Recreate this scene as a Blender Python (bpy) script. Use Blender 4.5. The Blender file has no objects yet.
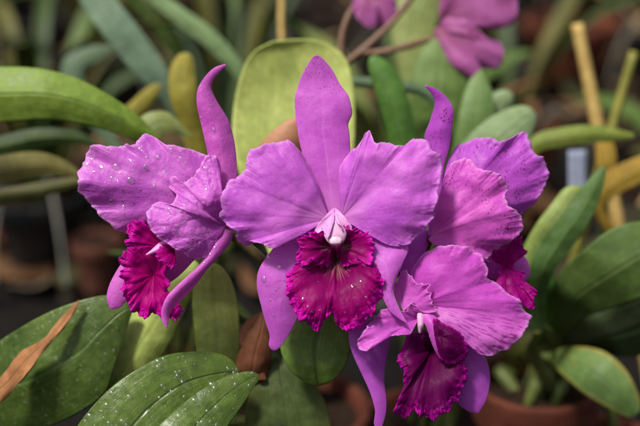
import bpy, math, random
import numpy as np
from mathutils import Vector, Matrix

C = bpy.context.scene.collection
SC = bpy.context.scene
random.seed(7)
RNG = np.random.RandomState(11)

# ------------------------------------------------------------------ camera, light, exposure
PITCH = math.radians(20.0)
CAM = np.array([0.0, -0.733, 0.66])
DIST = 0.78                 # distance of the flowers, where the lens is focused
WREL = 0.513                # frame width / distance
FW = np.array([0, math.cos(PITCH), -math.sin(PITCH)])
UP = np.array([0, math.sin(PITCH), math.cos(PITCH)])
MM = DIST * WREL / 640.0    # size of one photo pixel at the flowers (0.625 mm)

cd = bpy.data.cameras.new('camera')
cam = bpy.data.objects.new('camera', cd)
C.objects.link(cam)
cam.location = CAM
cam.rotation_euler = (math.pi / 2 - PITCH, 0, 0)
cd.sensor_width = 36
cd.lens = 36 / WREL
cd.clip_start = 0.02
cd.clip_end = 200
cd.dof.use_dof = True
cd.dof.focus_distance = DIST + 0.010
cd.dof.aperture_fstop = 3.5
SC.camera = cam

w = bpy.data.worlds.new('World')
SC.world = w
w.use_nodes = True
nt = w.node_tree
sky = nt.nodes.new('ShaderNodeTexSky')
sky.sky_type = 'NISHITA'
sky.sun_disc = False
SUN_EL, SUN_AZ = math.radians(62), math.radians(232)   # azimuth clockwise from +Y: behind the camera, to the left
sky.sun_elevation = SUN_EL
sky.sun_rotation = SUN_AZ
sky.air_density = 1.0
sky.dust_density = 4.0
sky.ozone_density = 0.6
bg = nt.nodes['Background']
bg.inputs['Strength'].default_value = 0.085
hs = nt.nodes.new('ShaderNodeHueSaturation')      # thin white cloud: a much less blue sky
hs.inputs['Saturation'].default_value = 0.45
nt.links.new(sky.outputs[0], hs.inputs['Color'])
nt.links.new(hs.outputs[0], bg.inputs['Color'])
sd = bpy.data.lights.new('sun', 'SUN')
sd.energy = 3.2
sd.angle = math.radians(9)
sd.color = (1.0, 0.95, 0.88)
sun = bpy.data.objects.new('sun', sd)
C.objects.link(sun)
sun_dir = Vector((math.sin(SUN_AZ) * math.cos(SUN_EL), math.cos(SUN_AZ) * math.cos(SUN_EL), math.sin(SUN_EL)))
sun.rotation_euler = sun_dir.to_track_quat('Z', 'Y').to_euler()
sun.location = sun_dir * 5
SC.view_settings.view_transform = 'Standard'
SC.view_settings.look = 'None'
SC.view_settings.exposure = 0.42
SC.view_settings.gamma = 1.0
SC.render.engine = 'CYCLES'
SC.cycles.use_denoising = True
SC.cycles.max_bounces = 8
SC.cycles.transparent_max_bounces = 8
SC.cycles.caustics_reflective = False
SC.cycles.caustics_refractive = True     # light must pass through the water drops

# ------------------------------------------------------------------ helpers
def P(a):
    """(x, y, d) rows: direction x, y seen from the camera, d = real depth behind the flowers in units of 0.625 mm -> world."""
    a = np.asarray(a, float)
    z = DIST + a[..., 2] * MM
    sx = (a[..., 0] - 320) * WREL / 640 * z
    sy = (213 - a[..., 1]) * WREL / 640 * z
    return CAM + np.stack([sx, np.zeros_like(sx), np.zeros_like(sx)], -1) + sy[..., None] * UP + z[..., None] * FW

def curve(pts, n, closed=False):
    """smooth curve through the points, n samples at even arc length"""
    p = np.asarray(pts, float)
    if closed:
        p = np.vstack([p, p[:1]])
    seg = np.maximum(np.sqrt(np.linalg.norm(np.diff(p[:, :2], axis=0), axis=1)), 1e-3)
    t = np.concatenate([[0], np.cumsum(seg)])
    k = len(p)
    m = np.zeros_like(p)
    for i in range(k):
        if closed and i in (0, k - 1):
            a, b = k - 2, 1
            m[i] = (p[b] - p[a]) / (seg[-1] + seg[0])
        elif i == 0:
            m[i] = (p[1] - p[0]) / seg[0]
        elif i == k - 1:
            m[i] = (p[-1] - p[-2]) / seg[-1]
        else:
            m[i] = (p[i + 1] - p[i - 1]) / (seg[i] + seg[i - 1])
    def ev(q):
        i = np.clip(np.searchsorted(t, q, side='right') - 1, 0, k - 2)
        h = t[i + 1] - t[i]
        s = ((q - t[i]) / h)[:, None]
        h = h[:, None]
        return ((2*s**3 - 3*s**2 + 1) * p[i] + (s**3 - 2*s**2 + s) * h * m[i] + (-2*s**3 + 3*s**2) * p[i + 1] + (s**3 - s**2) * h * m[i + 1])
    q = np.linspace(0, t[-1], 1200)
    e = ev(q)
    al = np.concatenate([[0], np.cumsum(np.linalg.norm(np.diff(e, axis=0), axis=1))])
    tgt = np.linspace(0, al[-1], n + 1)[:-1] if closed else np.linspace(0, al[-1], n)
    return ev(np.interp(tgt, al, q))

def lerp_list(vals, n):
    if not hasattr(vals, '__len__'):
        return np.full(n, float(vals))
    v = np.asarray(vals, float)
    x = np.linspace(0, 1, n)
    y = np.interp(x, np.linspace(0, 1, len(v)), v)
    kk = max(3, n // (2 * len(v)) | 1)
    yp = np.pad(y, kk // 2, mode='reflect', reflect_type='odd')
    return np.convolve(yp, np.ones(kk) / kk, mode='valid')[:n]

def noise1(x, seed, octs=3, f0=1.0):
    r = np.random.RandomState(seed)
    out = np.zeros_like(x)
    for o in range(octs):
        for _ in range(2):
            out += np.sin(2 * np.pi * (f0 * 2 ** o * (0.7 + 0.6 * r.rand()) * x + r.rand())) * 0.5 ** o
    return out / 2.2

def noise2(x, y, seed, scale, octs=3, ridged=False):
    """fractal value noise on the photo-unit plane"""
    rs = np.random.RandomState(seed)
    out = np.zeros_like(x, dtype=float)
    for o in range(octs):
        tab = rs.uniform(-1, 1, (64, 64))
        a, b = rs.uniform(0, 6.28), rs.uniform(0, 50, 2)
        u = (x * math.cos(a) + y * math.sin(a)) / scale * 2 ** o + b[0]
        v = (-x * math.sin(a) + y * math.cos(a)) / scale * 2 ** o + b[1]
        iu, iv = np.floor(u).astype(int), np.floor(v).astype(int)
        fu, fv = u - iu, v - iv
        fu, fv = fu * fu * fu * (fu * (fu * 6 - 15) + 10), fv * fv * fv * (fv * (fv * 6 - 15) + 10)
        t = lambda i, j: tab[(iu + i) % 64, (iv + j) % 64]
        n = (t(0, 0) * (1 - fu) + t(1, 0) * fu) * (1 - fv) + (t(0, 1) * (1 - fu) + t(1, 1) * fu) * fv
        out += (1 - 2 * np.abs(n) if ridged else n) * 0.5 ** o
    return out

def grid_mesh(name, V, U_, T_, margin, mat, parent=None, org=None, closed=False, thick=0.0006, offset=0.0):
    """V: (a, b, 3) world grid -> one mesh with uv and a margin attribute"""
    a, b = V.shape[:2]
    org = np.zeros(3) if org is None else np.asarray(org)
    me = bpy.data.meshes.new(name)
    idx = np.arange(a * b).reshape(a, b)
    if closed:
        idn = np.vstack([idx, idx[:1]])
    else:
        idn = idx
    q = np.stack([idn[:-1, :-1], idn[1:, :-1], idn[1:, 1:], idn[:-1, 1:]], -1).reshape(-1, 4)
    me.from_pydata((V.reshape(-1, 3) - org).tolist(), [], q.tolist())
    me.update()
    uv = me.uv_layers.new(name='UVMap')
    li = np.empty(len(me.loops), dtype=np.int32)
    me.loops.foreach_get('vertex_index', li)
    uvs = np.stack([U_.reshape(-1), T_.reshape(-1)], -1)[li]
    uv.data.foreach_set('uv', uvs.reshape(-1).astype(np.float32))
    at = me.attributes.new('margin', 'FLOAT', 'POINT')
    at.data.foreach_set('value', margin.reshape(-1).astype(np.float32))
    me.polygons.foreach_set('use_smooth', np.ones(len(me.polygons), dtype=bool))
    me.materials.append(mat)
    o = bpy.data.objects.new(name, me)
    C.objects.link(o)
    if parent is not None:
        o.parent = parent
    if thick:
        md = o.modifiers.new('thickness', 'SOLIDIFY')
        md.thickness = thick
        md.offset = offset
        md.use_even_offset = False
    return o

def thing(name, label, cat, loc, group=None):
    o = bpy.data.objects.new(name, None)
    o.empty_display_size = 0.02
    C.objects.link(o)
    o.location = tuple(loc)
    o['label'] = label
    o['category'] = cat
    if group:
        o['group'] = group
    return o

def tag(o, label, cat, group=None):
    o['label'] = label
    o['category'] = cat
    if group:
        o['group'] = group
    return o

PATCH = {}    # pixel grid and world grid of patches that carry drops

def fan(name, base, outline, mat, parent, org, ns=260, nr=52, closed=False, prof=1.0, bulge=0.0, ridge=(), ruffle=(0, 4),
        frill=(0, 24), jag=0.5, seed=1, thick=0.0004, key=None, inner=0.0, crinkle=(0.2, 9.0), wave=(2.2, 30.0), recurve=0.0):
    """a petal or lip: surface spread from its base to a traced edge, with real depth, swell, ridges and ruffles"""
    b = np.asarray(base, float)
    O = curve(outline, ns, closed)
    s = np.linspace(0, 1, ns, endpoint=not closed)
    r = np.linspace(inner, 1, nr)
    S, R = np.meshgrid(s, r, indexing='ij')
    D = O - b
    L = np.linalg.norm(D[:, :2], axis=1)
    Lr = np.clip(L / L.max() * 1.6, 0, 1)[:, None]
    env = 1.0 if closed else (np.sin(np.pi * np.clip(S, 0, 1)) ** 0.4)
    X = b[0] + D[:, None, 0] * R
    Y = b[1] + D[:, None, 1] * R
    g = 1 - (1 - R) ** prof if prof > 1 else R ** (1 / max(prof, 1e-3))
    k_ = max(3, ns // 5) | 1
    ker = np.hanning(k_ + 2)[1:-1]; ker /= ker.sum()
    dz = np.pad(D[:, 2], k_ // 2, mode='wrap' if closed else 'edge')
    soft = np.convolve(dz, ker, mode='valid')[:ns]
    tt = np.clip((R - 0.3) / 0.7, 0, 1) ** 1.5          # broad form near the base, traced edge depth only at the rim
    Z = b[2] + (soft[:, None] * (1 - tt) + D[:, 2][:, None] * tt) * g
    Z = Z - bulge * 4 * R * (1 - R) * 0.8 * Lr * env
    for (s0, wd, h) in ridge:
        Z = Z - 0.35 * h * np.exp(-((S - s0) / (wd * 1.6)) ** 2) * np.sin(np.pi * np.clip(R, 0, 1) ** 0.8) * np.clip(R * 1.6, 0, 1) * Lr
    Z = Z + recurve * np.clip((R - 0.62) / 0.38, 0, 1) ** 2
    e1 = np.clip((R - 0.5) / 0.5, 0, 1) ** 1.7 * Lr
    e2 = np.clip((R - 0.72) / 0.28, 0, 1) ** 1.6 * Lr
    fr = noise1(s, seed * 7 + 3, 3, 1.0)
    ph = (2 * np.pi * ruffle[1] * s + 1.3 * fr)[:, None]
    Z = Z + ruffle[0] * e1 * (np.sin(ph + 0.9 * R) + 0.35 * np.sin(2.3 * ph + 1.7))
    ph2 = (2 * np.pi * frill[1] * s + 5.0 * noise1(s, seed * 5 + 1, 3, 4.0))[:, None]
    am = (0.65 + 0.5 * noise1(s, seed + 50, 3, 5.0))[:, None]
    Z = Z + frill[0] * e2 * am * (0.6 * np.sin(ph2) + 0.4 * np.sin(2.1 * ph2 + 1 + 2 * R))
    Z = Z + frill[0] * 1.3 * e2 * noise2(X, Y, seed + 60, 4.2, 2)
    un = D[:, :2] / np.maximum(L[:, None], 1e-6)
    rad = frill[0] * 0.35 * am * np.cos(ph2 + 0.6) * e2 + jag * 1.5 * e2 * noise1(s, seed + 9, 4, 18.0)[:, None]
    X = X + un[:, None, 0] * rad
    Y = Y + un[:, None, 1] * rad
    # irregular undulation and fine crumpling so that no surface is a clean cone
    body = np.clip(R * 2.2, 0, 1) * Lr
    Z = Z + wave[0] * noise2(X, Y, seed + 77, wave[1], 2) * body
    Z = Z + crinkle[0] * noise2(X, Y, seed + 78, crinkle[1], 3, True) * body
    px = np.stack([X, Y, Z], -1)
    V = P(px)
    if key:
        PATCH[key] = (px.reshape(-1, 3), V)
    return grid_mesh(name, V, S, R, R if closed else np.maximum(R, np.abs(2 * S - 1) * 0.9), mat, parent, org, closed, thick)

def strap(name, left, right, depth, mat, parent, org, nt_=90, nu=30, cup=0.0, tilt=0.0, ruffle=(0, 3), jag=0.0, seed=1,
          thick=0.0008, key=None, vfold=0.0, rel=True):
    """a sepal or a leaf: surface between two traced edges running base -> tip; depth along it, cup or V fold across it"""
    Lp = curve([(x, y, 0) for x, y in left], nt_)
    Rp = curve([(x, y, 0) for x, y in right], nt_)
    t = np.linspace(0, 1, nt_)
    u = np.linspace(0, 1, nu)
    U_, T_ = np.meshgrid(u, t, indexing='ij')
    d = lerp_list(depth, nt_)
    cu = lerp_list(cup, nt_)
    ti = lerp_list(tilt, nt_)
    vf = lerp_list(vfold, nt_)
    X = Lp[None, :, 0] * (1 - U_) + Rp[None, :, 0] * U_
    Y = Lp[None, :, 1] * (1 - U_) + Rp[None, :, 1] * U_
    c = 2 * U_ - 1
    Wd = np.linalg.norm(Lp - Rp, axis=1)
    wr = (Wd / Wd.max())[None, :]
    Z = d[None, :] - cu[None, :] * (1 - c * c) * wr + ti[None, :] * c * wr - vf[None, :] * (1 - np.sqrt(c * c + 0.004)) * wr
    e = np.abs(c) ** 2.5 * wr
    ph = 2 * np.pi * ruffle[1] * T_ + c * 1.2 + 1.5 * noise1(t, seed + 3, 2, 1.0)[None, :]
    Z = Z + ruffle[0] * e * np.sin(ph)
    if jag:
        nx, ny = (Lp - Rp)[:, 0] / np.maximum(Wd, 1e-3), (Lp - Rp)[:, 1] / np.maximum(Wd, 1e-3)
        nl = noise1(t, seed + 31, 4, 6.0)[None, :] * jag * np.abs(c) ** 6 * -c * wr
        X = X + nx[None, :] * nl
        Y = Y + ny[None, :] * nl
    rr = np.random.RandomState(seed + 177)
    Z = Z + (1.3 * noise2(X, Y, seed + 177, 30.0, 2) + 0.3 * noise2(X, Y, seed + 178, 9.0, 2)) * wr
    px = np.stack([X, Y, Z], -1)
    V = P(px)
    if key:
        PATCH[key] = (px.reshape(-1, 3), V)
    o = grid_mesh(name, V, U_, T_, np.abs(c), mat, parent, org, False, thick)
    o['base_point'] = [float(q) for q in V[nu // 2, 0]]
    return o

def sweep(name, pts, radii, mat, parent=None, org=None, n=40, seg=14, seed=0, bump=0.0, world=False, squash=1.0):
    """a tapering round stem along smooth points"""
    pw = np.asarray(pts, float) if world else P(pts)
    p = curve(pw, n)
    ra = lerp_list(radii, n)
    if bump:
        ra = ra * (1 + bump * noise1(np.linspace(0, 1, n), seed + 5, 3, 3.0))
    tg = np.gradient(p, axis=0)
    tg /= np.linalg.norm(tg, axis=1)[:, None] + 1e-12
    ref = np.array([0.35, 1.0, 0.2])
    rings = []
    a = np.linspace(0, 2 * np.pi, seg, endpoint=False)
    for i in range(n):
        x = np.cross(tg[i], ref); x /= np.linalg.norm(x)
        y = np.cross(tg[i], x)
        rings.append(p[i] + ra[i] * (np.cos(a)[:, None] * x + squash * np.sin(a)[:, None] * y))
    V = np.stack(rings, 1)           # seg, n, 3
    V = np.concatenate([np.repeat(p[0][None, None], seg, 0), V, np.repeat(p[-1][None, None], seg, 0)], 1)
    S, T = np.meshgrid(np.linspace(0, 1, seg), np.linspace(0, 1, n + 2), indexing='ij')
    return grid_mesh(name, V, S, T, T * 0, mat, parent, org, True, 0)

def lathe(name, profile, mat, parent=None, loc=(0, 0, 0), seg=48):
    """profile (radius, height) turned round the upright axis, in local coordinates"""
    pr = np.asarray(profile, float)
    a = np.linspace(0, 2 * np.pi, seg, endpoint=False)
    V = np.zeros((seg, len(pr), 3))
    V[..., 0] = np.cos(a)[:, None] * pr[None, :, 0]
    V[..., 1] = np.sin(a)[:, None] * pr[None, :, 0]
    V[..., 2] = pr[None, :, 1]
    S, T = np.meshgrid(np.linspace(0, 1, seg), np.linspace(0, 1, len(pr)), indexing='ij')
    o = grid_mesh(name, V, S, T, T * 0, mat, parent, None, True, 0)
    o.location = loc
    return o

# ------------------------------------------------------------------ materials
def lin(r, g, b):
    f = lambda c: (c / 255 / 12.92) if c / 255 <= 0.04045 else ((c / 255 + 0.055) / 1.055) ** 2.4
    return (f(r), f(g), f(b), 1.0)

class NB:
    """small node builder"""
    def __init__(self, name):
        self.m = bpy.data.materials.new(name)
        self.m.use_nodes = True
        self.t = self.m.node_tree
        self.p = self.t.nodes['Principled BSDF']
        self.out = self.t.nodes['Material Output']
    def n(self, typ, **kw):
        nd = self.t.nodes.new(typ)
        for k, v in kw.items():
            setattr(nd, k, v)
        return nd
    def l(self, a, b):
        self.t.links.new(a, b)
    def set(self, sock, v):
        if hasattr(v, 'is_output') or isinstance(v, bpy.types.NodeSocket):
            self.l(v, sock)
        else:
            sock.default_value = v
    def math(self, op, a, b=0.0, clamp=False):
        nd = self.n('ShaderNodeMath', operation=op, use_clamp=clamp)
        self.set(nd.inputs[0], a); self.set(nd.inputs[1], b)
        return nd.outputs[0]
    def mix(self, fac, a, b):
        nd = self.n('ShaderNodeMix', data_type='RGBA')
        self.set(nd.inputs[0], fac); self.set(nd.inputs[6], a); self.set(nd.inputs[7], b)
        return nd.outputs[2]
    def ramp(self, fac, stops):
        nd = self.n('ShaderNodeValToRGB')
        els = nd.color_ramp.elements
        while len(els) < len(stops):
            els.new(0.5)
        for e, (p, c) in zip(els, stops):
            e.position = p
            e.color = c if hasattr(c, '__len__') else (c, c, c, 1)
        self.set(nd.inputs[0], fac)
        return nd.outputs[0]
    def noise(self, vec, scale, detail=3.0, rough=0.5, dist=0.0):
        nd = self.n('ShaderNodeTexNoise')
        nd.inputs['Scale'].default_value = scale
        nd.inputs['Detail'].default_value = detail
        nd.inputs['Roughness'].default_value = rough
        nd.inputs['Distortion'].default_value = dist
        self.l(vec, nd.inputs['Vector'])
        return nd.outputs['Fac']
    def vmul(self, vec, xyz):
        nd = self.n('ShaderNodeVectorMath', operation='MULTIPLY')
        self.l(vec, nd.inputs[0]); nd.inputs[1].default_value = xyz
        return nd.outputs[0]
    def bump(self, h, strength, dist, prev=None):
        nd = self.n('ShaderNodeBump')
        nd.inputs['Strength'].default_value = strength
        nd.inputs['Distance'].default_value = dist
        self.l(h, nd.inputs['Height'])
        if prev is not None:
            self.l(prev, nd.inputs['Normal'])
        return nd.outputs[0]
    def finish(self, color, rough, spec=0.4, normal=None, trans=0.0, tcol=None, coat=0.0):
        self.set(self.p.inputs['Base Color'], color)
        self.set(self.p.inputs['Roughness'], rough)
        self.p.inputs['Specular IOR Level'].default_value = spec
        self.p.inputs['Coat Weight'].default_value = coat
        self.p.inputs['Coat Roughness'].default_value = 0.15
        if normal is not None:
            self.l(normal, self.p.inputs['Normal'])
        if trans:
            tr = self.n('ShaderNodeBsdfTranslucent')
            self.set(tr.inputs['Color'], tcol if tcol is not None else color)
            if normal is not None:
                self.l(normal, tr.inputs['Normal'])
            mx = self.n('ShaderNodeMixShader')
            mx.inputs[0].default_value = trans
            self.l(self.p.outputs[0], mx.inputs[1]); self.l(tr.outputs[0], mx.inputs[2])
            self.l(mx.outputs[0], self.out.inputs['Surface'])
        return self.m

def petal_mat(name, main=(186, 84, 196), second=(170, 66, 186), base=(222, 150, 220), base_len=0.22, spots=0.0, flare=0.0,
              vein=0.25, margin=0.35, wet=0.0, seed=0.0, trans=0.40):
    b = NB(name)
    tc = b.n('ShaderNodeTexCoord')
    uv = b.n('ShaderNodeUVMap'); uv.uv_map = 'UVMap'
    sep = b.n('ShaderNodeSeparateXYZ'); b.l(uv.outputs[0], sep.inputs[0])
    U, V = sep.outputs[0], sep.outputs[1]
    mg = b.n('ShaderNodeAttribute'); mg.attribute_name = 'margin'
    obj = tc.outputs['Object']
    ofs = b.n('ShaderNodeVectorMath', operation='ADD'); b.l(obj, ofs.inputs[0]); ofs.inputs[1].default_value = (seed, seed * 1.7, seed * 0.6)
    q = ofs.outputs[0]
    big = b.noise(q, 38, 3, 0.55)
    col = b.mix(b.ramp(big, [(0.35, 0.0), (0.65, 1.0)]), lin(*main), lin(*second))
    # veins fan out from the base and stay on lines of constant U
    wob = b.noise(q, 120, 2, 0.5)
    uu = b.math('ADD', U, b.math('MULTIPLY', b.math('SUBTRACT', wob, 0.5), 0.012))
    cv = b.n('ShaderNodeCombineXYZ'); b.l(b.math('MULTIPLY', uu, 150), cv.inputs[0]); b.l(b.math('MULTIPLY', V, 3.0), cv.inputs[1]); cv.inputs[2].default_value = seed
    vn = b.noise(cv.outputs[0], 1.0, 3, 0.6)
    vl = b.ramp(vn, [(0.30, 1.0), (0.46, 0.0)])
    vl2 = b.ramp(vn, [(0.54, 0.0), (0.72, 1.0)])
    dark = tuple(c * f for c, f in zip(lin(*second)[:3], (0.62, 0.40, 0.66))) + (1,)
    lite = lin(min(main[0] + 26, 255), main[1] + 40, min(main[2] + 22, 255))
    col = b.mix(b.math('MULTIPLY', vl, vein * 0.7), col, dark)
    col = b.mix(b.math('MULTIPLY', vl2, vein * 1.1), col, lite)
    cm = b.math('ABSOLUTE', b.math('SUBTRACT', uu, 0.5))
    mr = b.math('MULTIPLY', b.ramp(cm, [(0.0, 1.0), (0.035, 0.0)]), b.ramp(V, [(0.3, 1.0), (0.95, 0.0)]))
    col = b.mix(b.math('MULTIPLY', mr, 0.4), col, lite)
    # fine cell mottling
    fine = b.noise(q, 900, 2, 0.6)
    col = b.mix(b.math('MULTIPLY', b.ramp(fine, [(0.42, 0.0), (0.66, 1.0)]), 0.15), col, lite)
    col = b.mix(b.math('MULTIPLY', b.ramp(fine, [(0.34, 1.0), (0.5, 0.0)]), 0.15), col, dark)
    # paler claw; on the far petals a brown tone for shading
    bl = b.ramp(V, [(0.0, 1.0), (max(base_len, 0.02), 0.0)])
    col = b.mix(b.math('MULTIPLY', bl, 0.75), col, lin(*base))
    # purple flecks
    if spots > 0:
        vo = b.n('ShaderNodeTexVoronoi'); vo.inputs['Scale'].default_value = 620; vo.inputs['Randomness'].default_value = 1.0
        st = b.vmul(q, (1.0, 1.0, 0.55)); b.l(st, vo.inputs['Vector'])
        d = b.ramp(vo.outputs['Distance'], [(0.22, 1.0), (0.36, 0.0)])
        pm = b.ramp(b.noise(q, 95, 3, 0.6), [(0.48, 0.0), (0.60, 1.0)])
        far = b.ramp(V, [(0.35, 0.0), (0.75, 1.0)])
        f = b.math('MULTIPLY', b.math('MULTIPLY', d, pm), b.math('MULTIPLY', far, spots))
        col = b.mix(f, col, lin(112, 12, 92))
    if flare > 0:
        cv2 = b.n('ShaderNodeCombineXYZ'); b.l(b.math('MULTIPLY', uu, 95), cv2.inputs[0]); b.l(b.math('MULTIPLY', V, 7.0), cv2.inputs[1]); cv2.inputs[2].default_value = seed + 3
        fl = b.ramp(b.noise(cv2.outputs[0], 1.0, 3, 0.6), [(0.50, 0.0), (0.62, 1.0)])
        low = b.ramp(U, [(0.52, 0.0), (0.66, 1.0)])
        f = b.math('MULTIPLY', b.math('MULTIPLY', fl, low), flare * 0.75)
        col = b.mix(f, col, lin(122, 10, 104))
        col = b.mix(b.math('MULTIPLY', b.math('SUBTRACT', low, b.math('MULTIPLY', fl, low)), 0.35 * flare), col, lin(232, 160, 226))
    # pale rim
    rim = b.ramp(mg.outputs['Fac'], [(0.95, 0.0), (0.99, 1.0)])
    col = b.mix(b.math('MULTIPLY', rim, margin), col, lin(236, 176, 236))
    h = b.math('ADD', b.math('MULTIPLY', fine, 0.8), b.math('MULTIPLY', vn, 0.7))
    n1 = b.bump(h, 0.30, 0.00016)
    n2 = b.bump(b.noise(q, 260 + 140 * wet, 4, 0.65), 0.22 + 0.6 * wet, 0.0005 + 0.0007 * wet, n1)
    rough = b.ramp(b.noise(q, 260, 3, 0.6), [(0.35, 0.46 - 0.2 * wet), (0.7, 0.62 - 0.2 * wet)])
    tcol = lin(min(main[0] + 20, 255), max(main[1] - 18, 0), min(main[2] + 12, 255))
    m = b.finish(col, rough, 0.30 + 0.2 * wet, n2, trans, tcol)
    b.p.inputs['Sheen Weight'].default_value = 0.08
    return m

def lip_mat(name, deep=(122, 0, 70), mid=(140, 2, 86), edge=(176, 22, 140), seed=0.0, throat=(232, 190, 150), streak=0.0):
    b = NB(name)
    tc = b.n('ShaderNodeTexCoord')
    uv = b.n('ShaderNodeUVMap'); uv.uv_map = 'UVMap'
    sep = b.n('ShaderNodeSeparateXYZ'); b.l(uv.outputs[0], sep.inputs[0])
    U, V = sep.outputs[0], sep.outputs[1]
    q = tc.outputs['Object']
    nz = b.noise(q, 160, 3, 0.6)
    vv = b.math('ADD', V, b.math('MULTIPLY', b.math('SUBTRACT', nz, 0.5), 0.25))
    col = b.ramp(vv, [(0.25, lin(*deep)), (0.6, lin(*[(a + b_) / 2 for a, b_ in zip(deep, mid)])), (0.84, lin(*mid)), (1.0, lin(*edge))])
    cv = b.n('ShaderNodeCombineXYZ'); b.l(b.math('MULTIPLY', U, 130), cv.inputs[0]); b.l(b.math('MULTIPLY', V, 2.2), cv.inputs[1]); cv.inputs[2].default_value = seed
    vn = b.noise(cv.outputs[0], 1.0, 3, 0.6)
    col = b.mix(b.math('MULTIPLY', b.ramp(vn, [(0.36, 1.0), (0.5, 0.0)]), 0.35), col, lin(92, 0, 50))
    col = b.mix(b.math('MULTIPLY', b.ramp(vn, [(0.56, 0.0), (0.72, 1.0)]), 0.14), col, lin(190, 14, 140))
    if streak:
        f = b.math('MULTIPLY', b.ramp(vn, [(0.50, 0.0), (0.58, 1.0)]), b.ramp(V, [(0.02, 1.0), (0.34, 0.0)]))
        col = b.mix(b.math('MULTIPLY', f, streak), col, lin(*throat))
    fine = b.noise(q, 900, 2, 0.6)
    n1 = b.bump(b.math('ADD', b.math('MULTIPLY', vn, 0.4), b.math('MULTIPLY', fine, 0.3)), 0.5, 0.0004)
    n2 = b.bump(b.noise(q, 380, 4, 0.6), 0.4, 0.0008, n1)
    return b.finish(col, b.ramp(nz, [(0.3, 0.34), (0.7, 0.6)]), 0.09, n2, 0.12, lin(190, 8, 120))

def plain_mat(name, c1, c2, scale=120, rough=(0.35, 0.6), spec=0.35, bump=0.3, bdist=0.0006, trans=0.0, coat=0.0, detail=4.0):
    b = NB(name)
    q = b.n('ShaderNodeTexCoord').outputs['Object']
    n = b.noise(q, scale, detail, 0.6)
    col = b.mix(b.ramp(n, [(0.3, 0.0), (0.7, 1.0)]), lin(*c1), lin(*c2))
    r = b.ramp(b.noise(q, scale * 2.3, 3, 0.6), [(0.3, rough[0]), (0.7, rough[1])])
    return b.finish(col, r, spec, b.bump(b.noise(q, scale * 4, 3, 0.6), bump, bdist), trans, None, coat)

_leaf_cache = {}
def leaf_mat(name, c1, c2, rib=(120, 150, 80), ribw=0.05, ribs=0.5, gloss=0.35, blotch=0.0, blotch_col=(170, 140, 50), edge=0.0, edge_col=(190, 160, 70), trans=0.18, mott=0.4, speck=0.0):
    k = (name, c1, c2)
    if k in _leaf_cache:
        return _leaf_cache[k]
    b = NB(name)
    uv = b.n('ShaderNodeUVMap'); uv.uv_map = 'UVMap'
    sep = b.n('ShaderNodeSeparateXYZ'); b.l(uv.outputs[0], sep.inputs[0])
    U, V = sep.outputs[0], sep.outputs[1]
    q = b.n('ShaderNodeTexCoord').outputs['Object']
    big = b.noise(q, 26, 4, 0.6)
    col = b.mix(b.ramp(big, [(0.32, 0.0), (0.68, 1.0)]), lin(*c1), lin(*c2))
    med = b.noise(q, 170, 4, 0.65)
    col = b.mix(b.math('MULTIPLY', b.ramp(med, [(0.45, 0.0), (0.75, 1.0)]), mott), col, tuple(min(c * 1.7, 1) for c in lin(*c2)[:3]) + (1,))
    cv = b.n('ShaderNodeCombineXYZ'); b.l(b.math('MULTIPLY', U, 34), cv.inputs[0]); b.l(b.math('MULTIPLY', V, 1.1), cv.inputs[1])
    vn = b.noise(cv.outputs[0], 1.0, 3, 0.6)
    col = b.mix(b.math('MULTIPLY', b.ramp(vn, [(0.34, 1.0), (0.5, 0.0)]), 0.28), col, tuple(c * 0.55 for c in lin(*c1)[:3]) + (1,))
    c = b.math('ABSOLUTE', b.math('SUBTRACT', U, 0.5))
    r_ = b.ramp(c, [(0.0, 1.0), (ribw, 0.0)])
    col = b.mix(b.math('MULTIPLY', r_, ribs), col, lin(*rib))
    if blotch:
        f = b.ramp(b.noise(q, 48, 4, 0.7), [(0.56, 0.0), (0.66, 1.0)])
        col = b.mix(b.math('MULTIPLY', f, blotch), col, lin(*blotch_col))
    if speck:
        f = b.ramp(b.noise(q, 320, 3, 0.7), [(0.60, 0.0), (0.68, 1.0)])
        col = b.mix(b.math('MULTIPLY', f, speck), col, lin(205, 205, 165))
    if edge:
        f = b.ramp(b.math('ADD', c, b.math('MULTIPLY', b.math('SUBTRACT', big, 0.5), 0.25)), [(0.36, 0.0), (0.5, 1.0)])
        col = b.mix(b.math('MULTIPLY', f, edge), col, lin(*edge_col))
    h = b.math('SUBTRACT', b.math('MULTIPLY', vn, 0.4), b.math('MULTIPLY', r_, 0.8))
    n1 = b.bump(h, 0.5, 0.0012)
    n2 = b.bump(med, 0.25, 0.0012, n1)
    m = b.finish(col, b.ramp(med, [(0.3, gloss), (0.7, gloss + 0.22)]), 0.28, n2, trans, None)
    _leaf_cache[k] = m
    return m

def water_mat(name='water', f0=0.10, f1=0.85, pw=2.2, rough=0.10):
    b = NB(name)
    tr = b.n('ShaderNodeBsdfTransparent')
    gl = b.n('ShaderNodeBsdfGlossy')
    gl.inputs['Roughness'].default_value = rough
    gl.inputs['Color'].default_value = (1, 1, 1, 1)
    ge = b.n('ShaderNodeNewGeometry')
    dt = b.n('ShaderNodeVectorMath', operation='DOT_PRODUCT')
    b.l(ge.outputs['Normal'], dt.inputs[0]); b.l(ge.outputs['Incoming'], dt.inputs[1])
    c = b.math('SUBTRACT', 1.0, b.math('ABSOLUTE', dt.outputs['Value']), True)
    f = b.math('ADD', f0, b.math('MULTIPLY', b.math('POWER', c, pw), f1), True)
    mx = b.n('ShaderNodeMixShader')
    b.l(f, mx.inputs[0])
    b.l(tr.outputs[0], mx.inputs[1]); b.l(gl.outputs[0], mx.inputs[2])
    b.l(mx.outputs[0], b.out.inputs['Surface'])
    return b.m
WATER = water_mat()
DEW = water_mat('water_film', 0.035, 0.55, 2.6, 0.24)

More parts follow.
